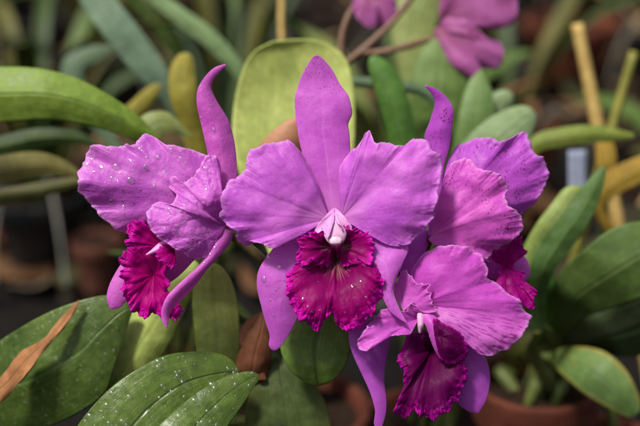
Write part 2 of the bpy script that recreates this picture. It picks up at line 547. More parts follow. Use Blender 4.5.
M_F1 = petal_mat('petal_centre', (210, 112, 214), (188, 82, 204), (222, 150, 214), 0.30, 0.15, 0, 0.24, 0.45, 0.1, 0.0)
M_F1S = petal_mat('sepal_centre', (210, 110, 212), (198, 90, 205), (216, 138, 210), 0.25, 0.5, 0, 0.14, 0.20, 0.1, 1.0)
M_F2 = petal_mat('petal_wet', (212, 112, 212), (190, 84, 200), (216, 122, 208), 0.12, 0.1, 0, 0.28, 0.6, 0.6, 2.0)
M_F2S = petal_mat('sepal_wet', (212, 106, 204), (198, 86, 194), (220, 130, 208), 0.10, 0.1, 0, 0.14, 0.22, 0.5, 3.0)
M_F3 = petal_mat('petal_flecked', (216, 100, 204), (198, 78, 194), (234, 154, 210), 0.16, 1.0, 0, 0.24, 0.55, 0.1, 4.0)
M_F3R = petal_mat('petal_rear', (196, 88, 206), (182, 72, 198), (200, 96, 200), 0.10, 1.0, 0, 0.2, 0.35, 0.1, 5.0)
M_F4 = petal_mat('petal_flared', (206, 82, 200), (188, 64, 188), (220, 132, 208), 0.12, 0.15, 0.8, 0.24, 0.45, 0.1, 6.0)
M_F4P = petal_mat('petal_low', (212, 98, 206), (196, 78, 196), (224, 138, 212), 0.12, 0.1, 0, 0.2, 0.45, 0.1, 7.0)
M_F4S = petal_mat('sepal_low', (194, 90, 204), (180, 76, 194), (200, 106, 200), 0.10, 0.2, 0, 0.14, 0.15, 0.1, 8.0)
M_FB = petal_mat('petal_far', (188, 104, 172), (146, 62, 122), (138, 76, 92), 0.5, 0.0, 0, 0.2, 0.2, 0.0, 9.0)  # darker second tone and brown base put shading into the colour
M_LIP1 = lip_mat('lip_centre', (104, 0, 70), (146, 0, 102), (200, 18, 168), 0.0, streak=0.55)
M_LIP2 = lip_mat('lip_wet', (150, 0, 96), (166, 2, 120), (190, 22, 156), 2.0)
M_LIP3 = lip_mat('lip_rear', (124, 0, 92), (140, 0, 108), (160, 8, 130), 4.0)
M_LIP4 = lip_mat('lip_shaded', (70, 0, 56), (86, 0, 70), (160, 12, 136), 6.0)  # crimson darkened in the colour for the shade this lip hangs in
M_COL = plain_mat('column_pale', (206, 140, 192), (228, 184, 214), 140, (0.4, 0.55), 0.3, 0.2, 0.0004, 0.1)
M_COL2 = plain_mat('column_pink', (222, 134, 210), (236, 176, 226), 140, (0.4, 0.5), 0.35, 0.2, 0.0004, 0.2)
M_STALK = plain_mat('stalk_dark', (66, 56, 34), (86, 78, 44), 150, (0.3, 0.5), 0.4, 0.3)
M_STEM = plain_mat('stem_green', (78, 92, 44), (104, 112, 60), 90, (0.4, 0.6), 0.35, 0.4)
M_STALKP = plain_mat('stalk_purple', (100, 72, 58), (126, 96, 74), 70, (0.4, 0.6), 0.35, 0.3)
M_SOIL = plain_mat('bark_mix', (38, 26, 18), (78, 56, 40), 220, (0.8, 0.95), 0.2, 1.0, 0.006)
M_TERRA = plain_mat('terracotta', (96, 48, 34), (122, 68, 50), 45, (0.75, 0.9), 0.2, 0.4, 0.001)
M_TERRAD = plain_mat('terracotta_dark', (72, 34, 24), (98, 52, 38), 45, (0.7, 0.9), 0.2, 0.4, 0.001)  # dark brown clay, toned down further for shade among the plants
M_PLAST = plain_mat('black_plastic', (22, 22, 23), (34, 34, 35), 60, (0.4, 0.6), 0.4, 0.15)
M_REDP = plain_mat('red_plastic', (168, 44, 36), (188, 62, 50), 40, (0.4, 0.6), 0.4, 0.15)
M_CANE = plain_mat('cane_yellow', (150, 122, 60), (196, 168, 104), 110, (0.5, 0.7), 0.3, 0.3, 0.001)
M_TAGW = plain_mat('tag_white', (124, 132, 154), (146, 154, 174), 80, (0.5, 0.7), 0.3, 0.1)
M_DRY = leaf_mat('leaf_dry', (132, 84, 48), (168, 118, 76), (120, 76, 44), 0.05, 0.4, 0.6, 0.5, (110, 66, 38), trans=0.12)

# ------------------------------------------------------------------ setting
def ground():
    b = NB('ground')
    q = b.n('ShaderNodeTexCoord').outputs['Object']
    n = b.noise(q, 60, 6, 0.65)
    col = b.ramp(n, [(0.3, lin(9, 8, 7)), (0.6, lin(24, 21, 19)), (0.8, lin(46, 40, 34))])  # dark bench ground, tones lowered further to stand for shade
    m = b.finish(col, 0.9, 0.15, b.bump(n, 0.8, 0.012))
    n_ = 60
    g = np.linspace(-1, 1, n_)
    g = np.sign(g) * np.abs(g) ** 3 * 60
    X, Y = np.meshgrid(g, g, indexing='ij')
    Z = 0.004 * np.sin(X * 9.1) * np.sin(Y * 7.7) - 0.004
    o = grid_mesh('ground', np.stack([X, Y, Z], -1), X / 120, Y / 120, X * 0, m, None, None, False, 0)
    o['kind'] = 'structure'
ground()

def litter():
    """fallen leaves, bark and grit strewn over the bench: nobody could count them"""
    rs = np.random.RandomState(17)
    vs, fs, mi = [], [], []
    N = 2600
    for i in range(N):
        y = 0.7 + 2.4 * rs.rand() ** 0.9
        x = rs.uniform(-1, 1) * (0.45 + 0.42 * (y + 0.7))
        big = rs.rand() < 0.35
        l_ = rs.uniform(0.03, 0.09) if big else rs.uniform(0.008, 0.025)
        w_ = l_ * rs.uniform(0.2, 0.5)
        a = rs.uniform(0, 6.28)
        tl = rs.uniform(-0.5, 0.5, 2)
        curl = rs.uniform(0, 0.4) * l_
        k = len(vs)
        for q in np.linspace(-1, 1, 6):
            ww = w_ * (1 - q * q) ** 0.6 + 0.0006
            for c in (-1, 0, 1):
                lx, ly = q * l_, c * ww
                X = lx * math.cos(a) - ly * math.sin(a)
                Y = lx * math.sin(a) + ly * math.cos(a)
                vs.append((x + X, y + Y, 0.012 + abs(tl[0]) * l_ * 0.5 + tl[0] * lx * 0.5 + tl[1] * ly * 0.6 + curl * q * q + 0.2 * abs(c) * ww))
        for r in range(5):
            for c in range(2):
                b0 = k + r * 3 + c
                fs.append((b0, b0 + 1, b0 + 4, b0 + 3)); mi.append((0, 1, 2, 4)[i % 4] if big else 2 + i % 3)
    me = bpy.data.meshes.new('leaf_litter')
    me.from_pydata(vs, [], fs)
    for c1, c2 in (((78, 52, 32), (112, 80, 52)), ((60, 44, 30), (88, 66, 48)), ((40, 32, 26), (66, 56, 46)), ((84, 74, 60), (128, 116, 100)), ((48, 50, 28), (72, 70, 42))):  # litter browns darkened in place of shade from dense plants
        me.materials.append(plain_mat('litter', c1, c2, 160, (0.7, 0.9), 0.2, 0.4))
    me.polygons.foreach_set('material_index', np.array(mi, dtype=np.int32))
    me.polygons.foreach_set('use_smooth', np.ones(len(me.polygons), dtype=bool))
    o = bpy.data.objects.new('leaf_litter', me)
    C.objects.link(o)
    md = o.modifiers.new('thickness', 'SOLIDIFY'); md.thickness = 0.0008
    o['kind'] = 'stuff'
    o['label'] = 'brown fallen leaves and bark strewn over the dark bench'
    o['category'] = 'leaf litter'
litter()

def pot(parent, x, y, r, h, mat, mix=M_SOIL):
    """a pot with a rolled rim, tapered wall and real wall thickness, filled with bark"""
    w_ = r * 0.08
    pr = [(0.001, 0.002), (r * 0.68, 0.002), (r * 0.70, 0.006), (r * 0.90, h * 0.74), (r * 0.91, h * 0.76), (r * 0.985, h * 0.77), (r, h * 0.79),
          (r * 1.015, h * 0.97), (r * 1.0, h), (r - w_, h), (r - w_ * 1.5, h * 0.97), (r * 0.84, h * 0.72), (r * 0.6, h * 0.3), (0.001, h * 0.28)]
    p = lathe('pot', pr, mat, parent, (x, y, 0))
    n = 40
    a = np.linspace(0, 2 * np.pi, n, endpoint=False)
    rr = np.linspace(0.02, 1, 14)
    A, R = np.meshgrid(a, rr, indexing='ij')
    rs = np.random.RandomState(int(abs(x * 1000)) + 3)
    Z = h * 0.86 + 0.006 * rs.rand(n, 14) + 0.008 * (1 - R)
    V = np.stack([np.cos(A) * R * r * 0.89, np.sin(A) * R * r * 0.89, Z], -1)
    o = grid_mesh('potting_mix', V, A / 6.3, R, R * 0, mix, parent, None, True, 0)
    o.location = (x, y, 0)
    return p

def plant(name, label, gx, gy, r=0.06, h=0.10, mat=M_TERRAD, group=None, cat='orchid plant'):
    t = thing(name, label, cat, (gx, gy, 0), group)
    pot(t, 0, 0, r, h, mat)
    t['pot_top'] = h * 0.88
    return t

def add_stem(t, leaf, mat=None, r0=0.006, r1=0.0035, bow=0.02, seed=0):
    """the thick cane that carries a leaf, from the pot up to the foot of the leaf"""
    gx, gy = t.location[0], t.location[1]
    b = np.array(leaf['base_point'])
    rs = np.random.RandomState(seed + 5)
    s = np.array([gx + rs.uniform(-0.02, 0.02), gy + rs.uniform(-0.02, 0.02), t['pot_top']])
    md = (s + b) / 2 + np.array([rs.uniform(-bow, bow), bow * 0.5, 0.01])
    ln = np.linalg.norm(b - s)
    o = sweep('stem', [s, s * 0.72 + md * 0.28 + (b - s) * 0.1, md, b * 0.8 + md * 0.2, b], [r1, r0, r0 * 1.05, r1 * 1.1, r1 * 0.8], mat or M_STEM, t, np.array(t.location), 36, 12, seed, 0.06, True)
    return o

# ------------------------------------------------------------------ things in the background
G = {}
def ribbon(name, root, az, tilt, length, width, mat, parent, seed=0, droop=1.0, fold=0.25, org=None, blunt=0.5):
    """a strap leaf that rises from root, leans out to azimuth az and arches over under its own weight"""
    rs = np.random.RandomState(seed)
    n, m = 46, 13
    t = np.linspace(0, 1, n)
    ang = tilt + droop * t ** 1.6            # angle from the vertical
    ds = length / (n - 1)
    r = np.concatenate([[0], np.cumsum(np.sin(ang[:-1]) * ds)])
    z = np.concatenate([[0], np.cumsum(np.cos(ang[:-1]) * ds)])
    tw = rs.uniform(-0.35, 0.35) * t + 0.06 * noise1(t, seed + 2, 2, 1.5)
    hd = np.array([math.sin(az), math.cos(az), 0])
    sdv = np.array([math.cos(az), -math.sin(az), 0])
    wp = width * 0.5 * np.clip((0.30 + 0.70 * np.sin(np.pi * np.clip(t * 0.62 + 0.10, 0, 1)) ** 0.8), 0, 1) * np.clip((1 - t) / 0.22, 0, 1) ** blunt
    c = np.linspace(-1, 1, m)
    V = np.zeros((m, n, 3))
    for i in range(n):
        nrm = -hd * math.cos(ang[i]) + np.array([0, 0, math.sin(ang[i])])
        side = sdv * math.cos(tw[i]) + nrm * math.sin(tw[i])
        nr2 = nrm * math.cos(tw[i]) - sdv * math.sin(tw[i])
        base = np.asarray(root) + hd * r[i] + np.array([0, 0, z[i]]) + sdv * rs.uniform(0, 0) 
        V[:, i] = base + (c * wp[i])[:, None] * side + (fold * wp[i] * (np.abs(c) ** 1.3 - 0.4))[:, None] * nr2
    U_, T_ = np.meshgrid(np.linspace(0, 1, m), t, indexing='ij')
    return grid_mesh(name, V, U_, T_, np.abs(2 * U_ - 1), mat, parent, org, False, 0.0014)

LG = dict(
    mid=leaf_mat('leaf_mid', (61, 86, 32), (89, 111, 48)),
    dark=leaf_mat('leaf_dark', (37, 56, 24), (60, 79, 36)),
    grey=leaf_mat('leaf_grey', (72, 94, 72), (99, 120, 92)),
    pale=leaf_mat('leaf_pale', (116, 130, 72), (142, 151, 89)),
    olive=leaf_mat('leaf_olive', (73, 75, 34), (104, 99, 49)),
    yell=leaf_mat('leaf_yellow', (141, 122, 41), (168, 147, 65)),
)
# filler plants standing further back; every one has its own look
FILL = [
    # x, y, pot r, pot h, pot mat, n leaves, len, width, leaf kinds, tilt, droop, label
    (-0.62, 0.95, 0.07, 0.12, M_PLAST, 15, 0.42, 0.021, ('mid', 'olive'), 0.25, 1.5, 'arching narrow leaved orchid in a black pot at the far upper left'),
    (-0.38, 0.86, 0.065, 0.11, M_PLAST, 15, 0.40, 0.021, ('dark', 'mid', 'olive'), 0.2, 1.3, 'orchid with dark green strap leaves in the shade behind the left bloom'),  # pot coloured black to stand for the deep shade here
    (-0.14, 1.02, 0.07, 0.12, M_PLAST, 15, 0.46, 0.021, ('mid', 'grey', 'olive'), 0.22, 1.3, 'tall green orchid in the far row above the pale upright leaf'),
    (0.10, 0.80, 0.065, 0.11, M_TERRAD, 8, 0.38, 0.038, ('mid', 'pale'), 0.18, 1.2, 'bushy mid green orchid behind the purple brown flower stalk'),
    (0.30, 1.15, 0.08, 0.13, M_TERRA, 7, 0.34, 0.030, ('dark', 'olive'), 0.3, 1.5, 'sparse dark orchid in a terracotta pot beyond the hanging bud'),
    (0.52, 0.80, 0.07, 0.11, M_TERRAD, 6, 0.26, 0.030, ('olive', 'mid'), 0.4, 1.6, 'low olive green orchid beside the yellow cane'),
    (0.80, 1.20, 0.08, 0.13, M_TERRA, 8, 0.40, 0.034, ('mid', 'dark'), 0.25, 1.4, 'green orchid in the far right corner of the bench'),
    (-0.95, 1.45, 0.08, 0.13, M_PLAST, 9, 0.46, 0.036, ('dark', 'mid'), 0.25, 1.4, 'dark green orchid at the left end of the last row'),
    (-0.42, 1.60, 0.08, 0.13, M_PLAST, 9, 0.50, 0.036, ('mid', 'olive'), 0.25, 1.4, 'olive and green orchid in the last row behind the grey straps'),
    (0.18, 1.75, 0.08, 0.13, M_PLAST, 9, 0.50, 0.036, ('grey', 'dark'), 0.25, 1.4, 'grey green orchid in the middle of the last row'),
    (0.72, 1.85, 0.08, 0.13, M_PLAST, 9, 0.46, 0.036, ('dark', 'olive'), 0.25, 1.4, 'dim orchid in the last row behind the far terracotta pot'),
]
rf = np.random.RandomState(90)
for k in range(16):
    FILL.append((-1.25 + 2.5 * (k % 8 + 0.5 + rf.uniform(-.3, .3)) / 8, 2.0 + 0.55 * (k // 8) + rf.uniform(-.15, .15), 0.07, 0.12, M_PLAST, 9, rf.uniform(0.34, 0.5), rf.uniform(0.03, 0.045),
                 [('dark', 'mid'), ('olive', 'dark'), ('grey', 'mid'), ('mid', 'olive')][rf.randint(4)], 0.3, 1.5, 'small blurred orchid in the crowded rows at the very back'))
for i, (x, y, r, h, pm, n, ln, wd, kinds, ti, dr, lab) in enumerate(FILL):
    t = plant('orchid_plant', lab, x, y, r, h, pm, 'orchids in rows behind the blooms')
    rs = np.random.RandomState(300 + i)
    for k in range(n):
        az = 2 * math.pi * (k + rs.uniform(-0.3, 0.3)) / n
        root = np.array([math.sin(az) * r * 0.35, math.cos(az) * r * 0.35, h * 0.86])
        ribbon('leaf', root, az, ti * rs.uniform(0.5, 1.5), ln * rs.uniform(0.7, 1.15), wd * rs.uniform(0.8, 1.3), LG[kinds[k % len(kinds)]], t, 40 * i + k, dr * rs.uniform(0.6, 1.2))

DRYM = [plain_mat('dry_sheath', (142, 112, 76), (182, 156, 116), 80, (0.6, 0.8), 0.2, 0.4), plain_mat('dry_brown', (92, 60, 38), (124, 88, 60), 80, (0.6, 0.8), 0.2, 0.4), plain_mat('root_grey', (126, 126, 116), (160, 158, 146), 80, (0.6, 0.8), 0.2, 0.4)]
for i, t in enumerate([o for o in C.objects if o.name.startswith('orchid_plant') and o.get('group') == 'orchids in rows behind the blooms']):
    rs = np.random.RandomState(700 + i)
    for k in range(6):
        az = rs.uniform(0, 6.28)
        root = np.array([math.sin(az) * 0.03, math.cos(az) * 0.03, 0.10])
        ribbon('dry_leaf', root, az, rs.uniform(0.2, 0.9), rs.uniform(0.12, 0.30), rs.uniform(0.008, 0.02), DRYM[k % 2], t, 900 + 10 * i + k, rs.uniform(0.8, 2.2), 0.5)
    for k in range(4):
        az = rs.uniform(0, 6.28)
        h_ = np.array([math.sin(az), math.cos(az), 0])
        sweep('aerial_root', [(h_ * 0.03 + [0, 0, 0.11]).tolist(), (h_ * 0.07 + [0, 0, 0.15]).tolist(), (h_ * 0.11 + [0, 0, 0.10]).tolist(), (h_ * 0.13 + [0, 0, 0.02]).tolist()], [0.002, 0.0022, 0.002], DRYM[2], t, np.zeros(3), 24, 8, k, 0.1, True)

def gp(x, y, d):
    q = P((x, y, d))
    return float(q[0]), float(q[1])

# far terracotta pot at the upper right and small things on the bench
def lone_pot(label, x, y, r, h, mat, group='empty looking pots on the bench', name='flower_pot'):
    t = thing(name, label, 'pot', (x, y, 0), group)
    pot(t, 0, 0, r, h, mat)
    return t

# ------------------------------------------------------------------ traced leaves of the nearer plants
def L(t, left, right, depth, mat, seed, stem=True, label=None, name='leaf', **kw):
    kw.setdefault('thick', 0.0015)
    o = strap(name, left, right, depth, mat, t, np.array(t.location), seed=seed, **kw)
    if label:
        o['label'] = label
    if stem:
        add_stem(t, o, seed=seed)
    return o

# hero plant
HX, HY = -0.035, 0.25
hero = plant('orchid_plant', 'wet leaved orchid that carries the purple blooms, with broad pale and green leaves', HX, HY, 0.08, 0.12, M_TERRAD)
m_pale = leaf_mat('leaf_pale_upright', (146, 160, 80), (176, 186, 104), (118, 138, 70), 0.10, 0.35, 0.45, 0.2, (196, 190, 110), trans=0.25)
m_pale2 = leaf_mat('leaf_light', (150, 168, 80), (174, 188, 102), (130, 152, 72), 0.08, 0.4, 0.42, trans=0.22)
m_wet = leaf_mat('leaf_wet', (60, 82, 30), (92, 112, 48), (44, 66, 22), 0.025, 0.8, 0.15, speck=0.0, trans=0.12)
m_grn = leaf_mat('leaf_green_small', (86, 112, 46), (112, 136, 62), (52, 76, 32), 0.06, 0.7, 0.35)
m_drk = leaf_mat('leaf_dark_rimmed', (52, 66, 28), (74, 88, 40), (86, 104, 60), 0.03, 0.3, 0.35, edge=0.3, edge_col=(120, 110, 56))  # dark olive green with a paler rim
L(hero, [(290, 345), (274, 270), (250, 205), (234, 155), (233, 112), (242, 72), (254, 52), (272, 42)], [(304, 345), (322, 270), (342, 205), (353, 155), (355, 108), (350, 68), (336, 48), (312, 40), (276, 41)],
  [150, 200, 240, 275, 280], m_pale, 1, label='broad pale yellow green leaf standing upright', vfold=-10, cup=[4, -4, -10], ruffle=(2, 1.3))
L(hero, [(205, 425), (197, 350), (193, 305), (196, 280), (205, 268), (212, 264)], [(236, 425), (239, 350), (238, 310), (232, 284), (222, 268), (214, 264)], [125, 130, 128, 120], m_pale2, 2, cup=8)
L(hero, [(215, 300), (196, 262), (182, 268), (160, 280), (136, 308), (120, 336), (110, 366), (106, 389)], [(225, 310), (205, 290), (190, 300), (180, 320), (168, 346), (148, 374), (122, 390), (108, 390)], [150, 145, 140, 138], m_pale2, 3, cup=8, vfold=3)
L(hero, [(52, 470), (82, 420), (110, 389), (138, 369), (165, 356), (191, 352), (213, 353), (228, 358), (237, 368), (239, 375)],
  [(150, 480), (172, 446), (190, 424), (206, 410), (220, 400), (229, 393), (235, 387), (238, 382), (239, 379), (239, 376)], [20, 26, 34, 46, 58, 66], m_wet, 4, vfold=-5, cup=9, key='wetleaf', nt_=160, nu=60, label='dark green rounded front leaf beaded with water')
L(hero, [(120, 478), (140, 446), (161, 424), (188, 400), (213, 383), (236, 374), (250, 372), (258, 375)],
  [(190, 490), (206, 460), (226, 428), (240, 408), (249, 394), (254, 386), (258, 380), (259, 376)], [2, 8, 16, 30, 40, 50], m_wet, 44, vfold=-4, cup=9, key='wetleaf2', nt_=130, nu=50, label='dark green narrower front leaf overlapping the rounded one')
L(hero, [(332, 290), (296, 306), (282, 328), (281, 350), (290, 369), (306, 382), (318, 385)], [(338, 290), (352, 310), (355, 330), (350, 352), (343, 369), (331, 381), (320, 385)], [85, 78, 70, 66, 72], m_grn, 5, cup=9, vfold=-4)
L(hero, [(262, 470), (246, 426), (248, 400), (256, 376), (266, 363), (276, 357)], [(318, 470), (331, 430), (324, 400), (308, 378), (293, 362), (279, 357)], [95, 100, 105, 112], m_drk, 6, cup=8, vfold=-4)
m_sheath = leaf_mat('sheath_brown', (92, 52, 34), (128, 80, 54), (116, 70, 46), 0.06, 0.4, 0.5, 0.4, (100, 86, 48), trans=0.15)
L(hero, [(250, 392), (237, 370), (240, 352), (250, 330), (262, 314)], [(258, 392), (268, 372), (271, 352), (272, 330), (266, 314)], [112, 100, 92, 90], m_sheath, 7, name='sheath', cup=9, label='papery brown sheath', ruffle=(3, 3), jag=0.8)
L(hero, [(258, 380), (240, 340), (246, 322), (262, 312)], [(266, 380), (258, 350), (262, 330), (270, 316)], [98, 96, 94], m_sheath, 8, name='sheath', stem=False, cup=4)
# flower sheath behind the centre bloom and the stalks that bear the blooms
sh = strap('sheath', [(286, 200), (254, 160), (262, 142), (282, 124), (298, 116)], [(300, 200), (300, 168), (302, 150), (304, 132), (300, 116)], [120, 110, 100, 96], plain_mat('sheath_tan', (168, 118, 84), (188, 142, 106), 60, (0.5, 0.7), trans=0.2), hero, np.array(hero.location), seed=9, cup=10, thick=0.001)
sh['label'] = 'tan flower sheath'
org = np.array(hero.location)
sweep('flower_stalk', [tuple(x) for x in P([(330, 226, 24), (318, 240, 44), (292, 258, 62), (282, 290, 84)]).tolist()] + [(-0.03, 0.17, 0.22), (-0.03, 0.24, 0.11)], [0.0026, 0.0032, 0.0036, 0.004, 0.0045, 0.005], M_STALK, hero, org, 60, 14, 3, 0.05, True)
sweep('flower_stalk', P([(224, 228, 40), (232, 236, 46), (246, 246, 52), (262, 260, 58), (282, 288, 82)]), [0.0022, 0.0030, 0.0034, 0.0034, 0.0038], M_STALK, hero, org, 50, 14, 4, 0.05, True)
sweep('flower_stalk', P([(432, 234, 50), (420, 258, 66), (380, 280, 80), (330, 290, 88), (284, 300, 88)]), [0.0022, 0.003, 0.0034, 0.0036, 0.0038], M_STALK, hero, org, 50, 14, 5, 0.05, True)
sweep('flower_stalk', P([(420, 312, 30), (405, 318, 52), (370, 320, 76), (320, 310, 88), (284, 304, 90)]), [0.0022, 0.003, 0.0034, 0.0036, 0.0038], M_STALK, hero, org, 50, 14, 6, 0.05, True)

# lower left plant
x, y = gp(-60, 400, 260)
pl = plant('orchid_plant', 'orchid at the lower left with one broad dark leaf and a curled dry brown leaf', x, y, 0.07, 0.11, M_PLAST)
m_bl = leaf_mat('leaf_broad_dark', (54, 76, 30), (82, 102, 44), (92, 122, 64), 0.03, 0.5, 0.25, speck=0.2, trans=0.12)
L(pl, [(-75, 400), (-30, 362), (0, 341), (34, 320), (67, 305), (101, 296), (122, 298), (132, 306)], [(-70, 420), (-20, 432), (20, 431), (60, 422), (102, 396), (114, 366), (126, 330), (133, 308)], [210, 150, 120, 110, 115], m_bl, 11, vfold=8, cup=4, key='broad', nt_=120, nu=50)
L(pl, [(-60, 420), (-25, 392), (0, 378), (20, 354), (44, 338), (66, 313), (79, 300)], [(-58, 428), (-20, 418), (2, 401), (25, 377), (42, 353), (68, 322), (80, 301)], [140, 96, 86, 84, 96], M_DRY, 12, name='dry_leaf', cup=[2, 3, 1], tilt=-5, ruffle=(5, 3), jag=1.0, label='curled dry brown leaf')

# upper left leaf
x, y = gp(-150, 330, 330)
pl = plant('orchid_plant', 'orchid off the left edge whose long bright green leaf arches in from the left', x, y, 0.07, 0.12, M_PLAST)
m_ul = leaf_mat('leaf_bright', (98, 126, 42), (128, 152, 60), (74, 100, 34), 0.03, 0.6, 0.38, trans=0.2, speck=0.15)
L(pl, [(-150, 150), (-100, 90), (-50, 70), (0, 67), (40, 69), (75, 78), (108, 95), (138, 116), (160, 140)], [(-140, 165), (-95, 135), (-50, 124), (0, 122), (45, 119), (80, 123), (110, 131), (138, 141), (160, 141)], [330, 250, 215, 200, 205, 225], m_ul, 13, vfold=10, cup=4, nt_=120)
m_ol = leaf_mat('leaf_olive_arch', (86, 84, 42), (118, 112, 58), (140, 132, 80), 0.05, 0.3, 0.5)
L(pl, [(-150, 200), (-60, 168), (0, 156), (36, 152), (64, 160), (84, 176)], [(-150, 214), (-60, 200), (0, 186), (40, 176), (66, 176), (84, 178)], [340, 320, 310, 320], m_ol, 14, vfold=6)
L(pl, [(-150, 180), (-60, 150), (0, 136), (40, 128), (80, 132), (100, 146)], [(-150, 190), (-60, 172), (0, 156), (44, 146), (80, 144), (100, 148)], [360, 350, 340, 350], LG['dark'], 15, vfold=6)
L(pl, [(-140, 230), (-60, 204), (0, 190), (40, 182), (82, 176)], [(-140, 240), (-60, 216), (0, 206), (44, 196), (82, 184)], [370, 360, 350, 360], LG['olive'], 16, vfold=4)

# grey straps
x, y = gp(160, 190, 560)
pl = plant('orchid_plant', 'orchid with two long grey green strap leaves slanting behind the left bloom', x, y, 0.065, 0.11, M_TERRAD)
m_gs = leaf_mat('leaf_strap_grey', (84, 108, 88), (112, 134, 108), (70, 92, 74), 0.08, 0.5, 0.4)
L(pl, [(182, 140), (164, 104), (132, 70), (104, 36), (82, 4), (66, -30)], [(196, 140), (176, 104), (166, 68), (142, 32), (118, 2), (92, -30)], [520, 500, 500, 520], m_gs, 17, vfold=8)
L(pl, [(262, 130), (236, 78), (205, 46), (172, 20), (140, -6), (112, -30)], [(270, 130), (248, 74), (218, 34), (186, 10), (160, -8), (130, -30)], [540, 540, 550, 570], leaf_mat('leaf_strap_green', (90, 116, 76), (122, 144, 96)), 18, vfold=6)
m_yl = leaf_mat('leaf_yellow_short', (128, 122, 44), (158, 146, 62), (150, 150, 70), 0.1, 0.3, 0.45)
L(pl, [(196, 190), (182, 130), (171, 100), (170, 72), (178, 56), (186, 53)], [(214, 190), (204, 130), (197, 100), (195, 75), (192, 58), (187, 53)], [420, 400, 380, 380], m_yl, 19, cup=6, label='short yellow leaf')
L(pl, [(150, 150), (122, 116), (134, 100), (150, 86), (160, 84)], [(160, 150), (142, 122), (150, 108), (158, 94), (162, 86)], [480, 470, 460], m_yl, 20, cup=4)
L(pl, [(110, 150), (66, 90), (64, 60), (90, 46), (112, 46)], [(124, 150), (88, 92), (84, 70), (100, 60), (114, 50)], [620, 620, 640], LG['grey'], 21, vfold=4)
L(pl, [(150, 160), (140, 120), (165, 112), (190, 134)], [(160, 170), (160, 140), (176, 132), (192, 138)], [300, 300, 310], LG['pale'], 22, cup=4)

# green leaves behind the stalk, centre right
x, y = gp(440, 230, 420)
pl = plant('orchid_plant', 'orchid with broad blunt green leaves between the centre and right blooms', x, y, 0.065, 0.11, M_TERRAD)
m_g1 = leaf_mat('leaf_blunt_green', (62, 98, 36), (84, 122, 52), (96, 132, 66), 0.05, 0.4, 0.38)
L(pl, [(400, 210), (390, 148), (378, 100), (370, 72), (369, 60), (373, 56)], [(424, 210), (418, 150), (411, 112), (402, 82), (388, 63), (376, 56)], [330, 310, 300, 305], m_g1, 23, cup=8)
L(pl, [(440, 220), (418, 150), (410, 100), (416, 60), (432, 40), (446, 36)], [(462, 220), (458, 150), (466, 110), (466, 76), (458, 50), (448, 36)], [420, 400, 390, 400], leaf_mat('leaf_blunt_mid', (78, 106, 46), (106, 130, 68), (120, 140, 84), 0.05, 0.4, 0.4), 24, cup=8)
L(pl, [(470, 230), (452, 180), (458, 120), (468, 84), (480, 70)], [(500, 230), (496, 180), (494, 130), (492, 94), (482, 70)], [380, 370, 360, 372], leaf_mat('leaf_blunt_second', (86, 112, 58), (112, 138, 80)), 25, cup=6)
m_rd = leaf_mat('leaf_round_grey', (118, 142, 96), (146, 166, 120), (98, 124, 78), 0.05, 0.4, 0.42)
L(pl, [(462, 210), (455, 160), (468, 138), (490, 118), (514, 107), (528, 107), (535, 114)], [(490, 220), (500, 190), (515, 160), (528, 140), (534, 126), (536, 116)], [350, 335, 325, 330], m_rd, 26, cup=8, label='blunt grey green leaf')
L(pl, [(486, 160), (478, 118), (486, 98), (502, 90), (510, 92)], [(500, 160), (500, 130), (508, 112), (513, 100), (512, 93)], [420, 410, 400], m_rd, 27, cup=5)
L(pl, [(450, 120), (425, 88), (390, 80), (346, 76)], [(450, 128), (425, 98), (390, 91), (346, 86)], [360, 350, 350], LG['grey'], 28, vfold=4)
L(pl, [(418, 150), (392, 30), (402, -10), (418, -40)], [(436, 150), (432, 50), (440, 5), (436, -30)], [560, 560, 580], LG['pale'], 29, cup=6)
L(pl, [(520, 200), (528, 142), (560, 128), (600, 126), (634, 134)], [(530, 210), (536, 156), (565, 146), (602, 142), (634, 138)], [400, 385, 380, 385], leaf_mat('leaf_long_yellowgreen', (104, 122, 48), (134, 146, 66), (150, 150, 70), 0.06, 0.4, 0.4, 0.35, (190, 150, 60)), 30, vfold=5)

# right potted plant
rx, ry = gp(537, 376, 470)
rp = plant('orchid_plant', 'broad leaved orchid in the round terracotta pot at the lower right', rx, ry, 0.055, 0.158, M_TERRAD)
m_r1 = leaf_mat('leaf_right_broad', (62, 86, 36), (86, 108, 52), (104, 124, 76), 0.03, 0.4, 0.38)
m_rs = leaf_mat('leaf_right_pale', (120, 140, 66), (146, 160, 90))
L(rp, [(520, 320), (516, 270), (532, 232), (552, 204), (566, 188), (580, 186)], [(540, 320), (534, 280), (548, 246), (566, 222), (576, 204), (582, 188)], [330, 270, 255, 260], m_rs, 31, cup=5)
L(rp, [(530, 330), (530, 268), (546, 234), (570, 204), (590, 178), (602, 166)], [(545, 330), (550, 280), (570, 250), (590, 220), (602, 190), (606, 168)], [320, 262, 250, 250], leaf_mat('leaf_right_strap', (66, 96, 46), (92, 120, 64)), 32, vfold=5)
L(rp, [(548, 345), (553, 300), (560, 274), (586, 248), (614, 228), (648, 221), (690, 226)], [(556, 350), (580, 320), (606, 310), (640, 298), (668, 282), (688, 260), (694, 232)], [430, 280, 235, 225, 240], m_r1, 33, vfold=9, nt_=110)
L(rp, [(560, 355), (574, 318), (600, 300), (640, 276), (680, 262), (720, 262)], [(566, 360), (592, 340), (622, 330), (660, 312), (700, 290), (722, 266)], [450, 320, 285, 280, 290], leaf_mat('leaf_right_grey', (84, 100, 66), (112, 126, 88)), 34, vfold=6)
L(rp, [(535, 362), (536, 320), (535, 280), (538, 262), (544, 254)], [(552, 362), (556, 320), (556, 285), (552, 266), (546, 254)], [520, 380, 340, 335], m_g1, 35, cup=8)
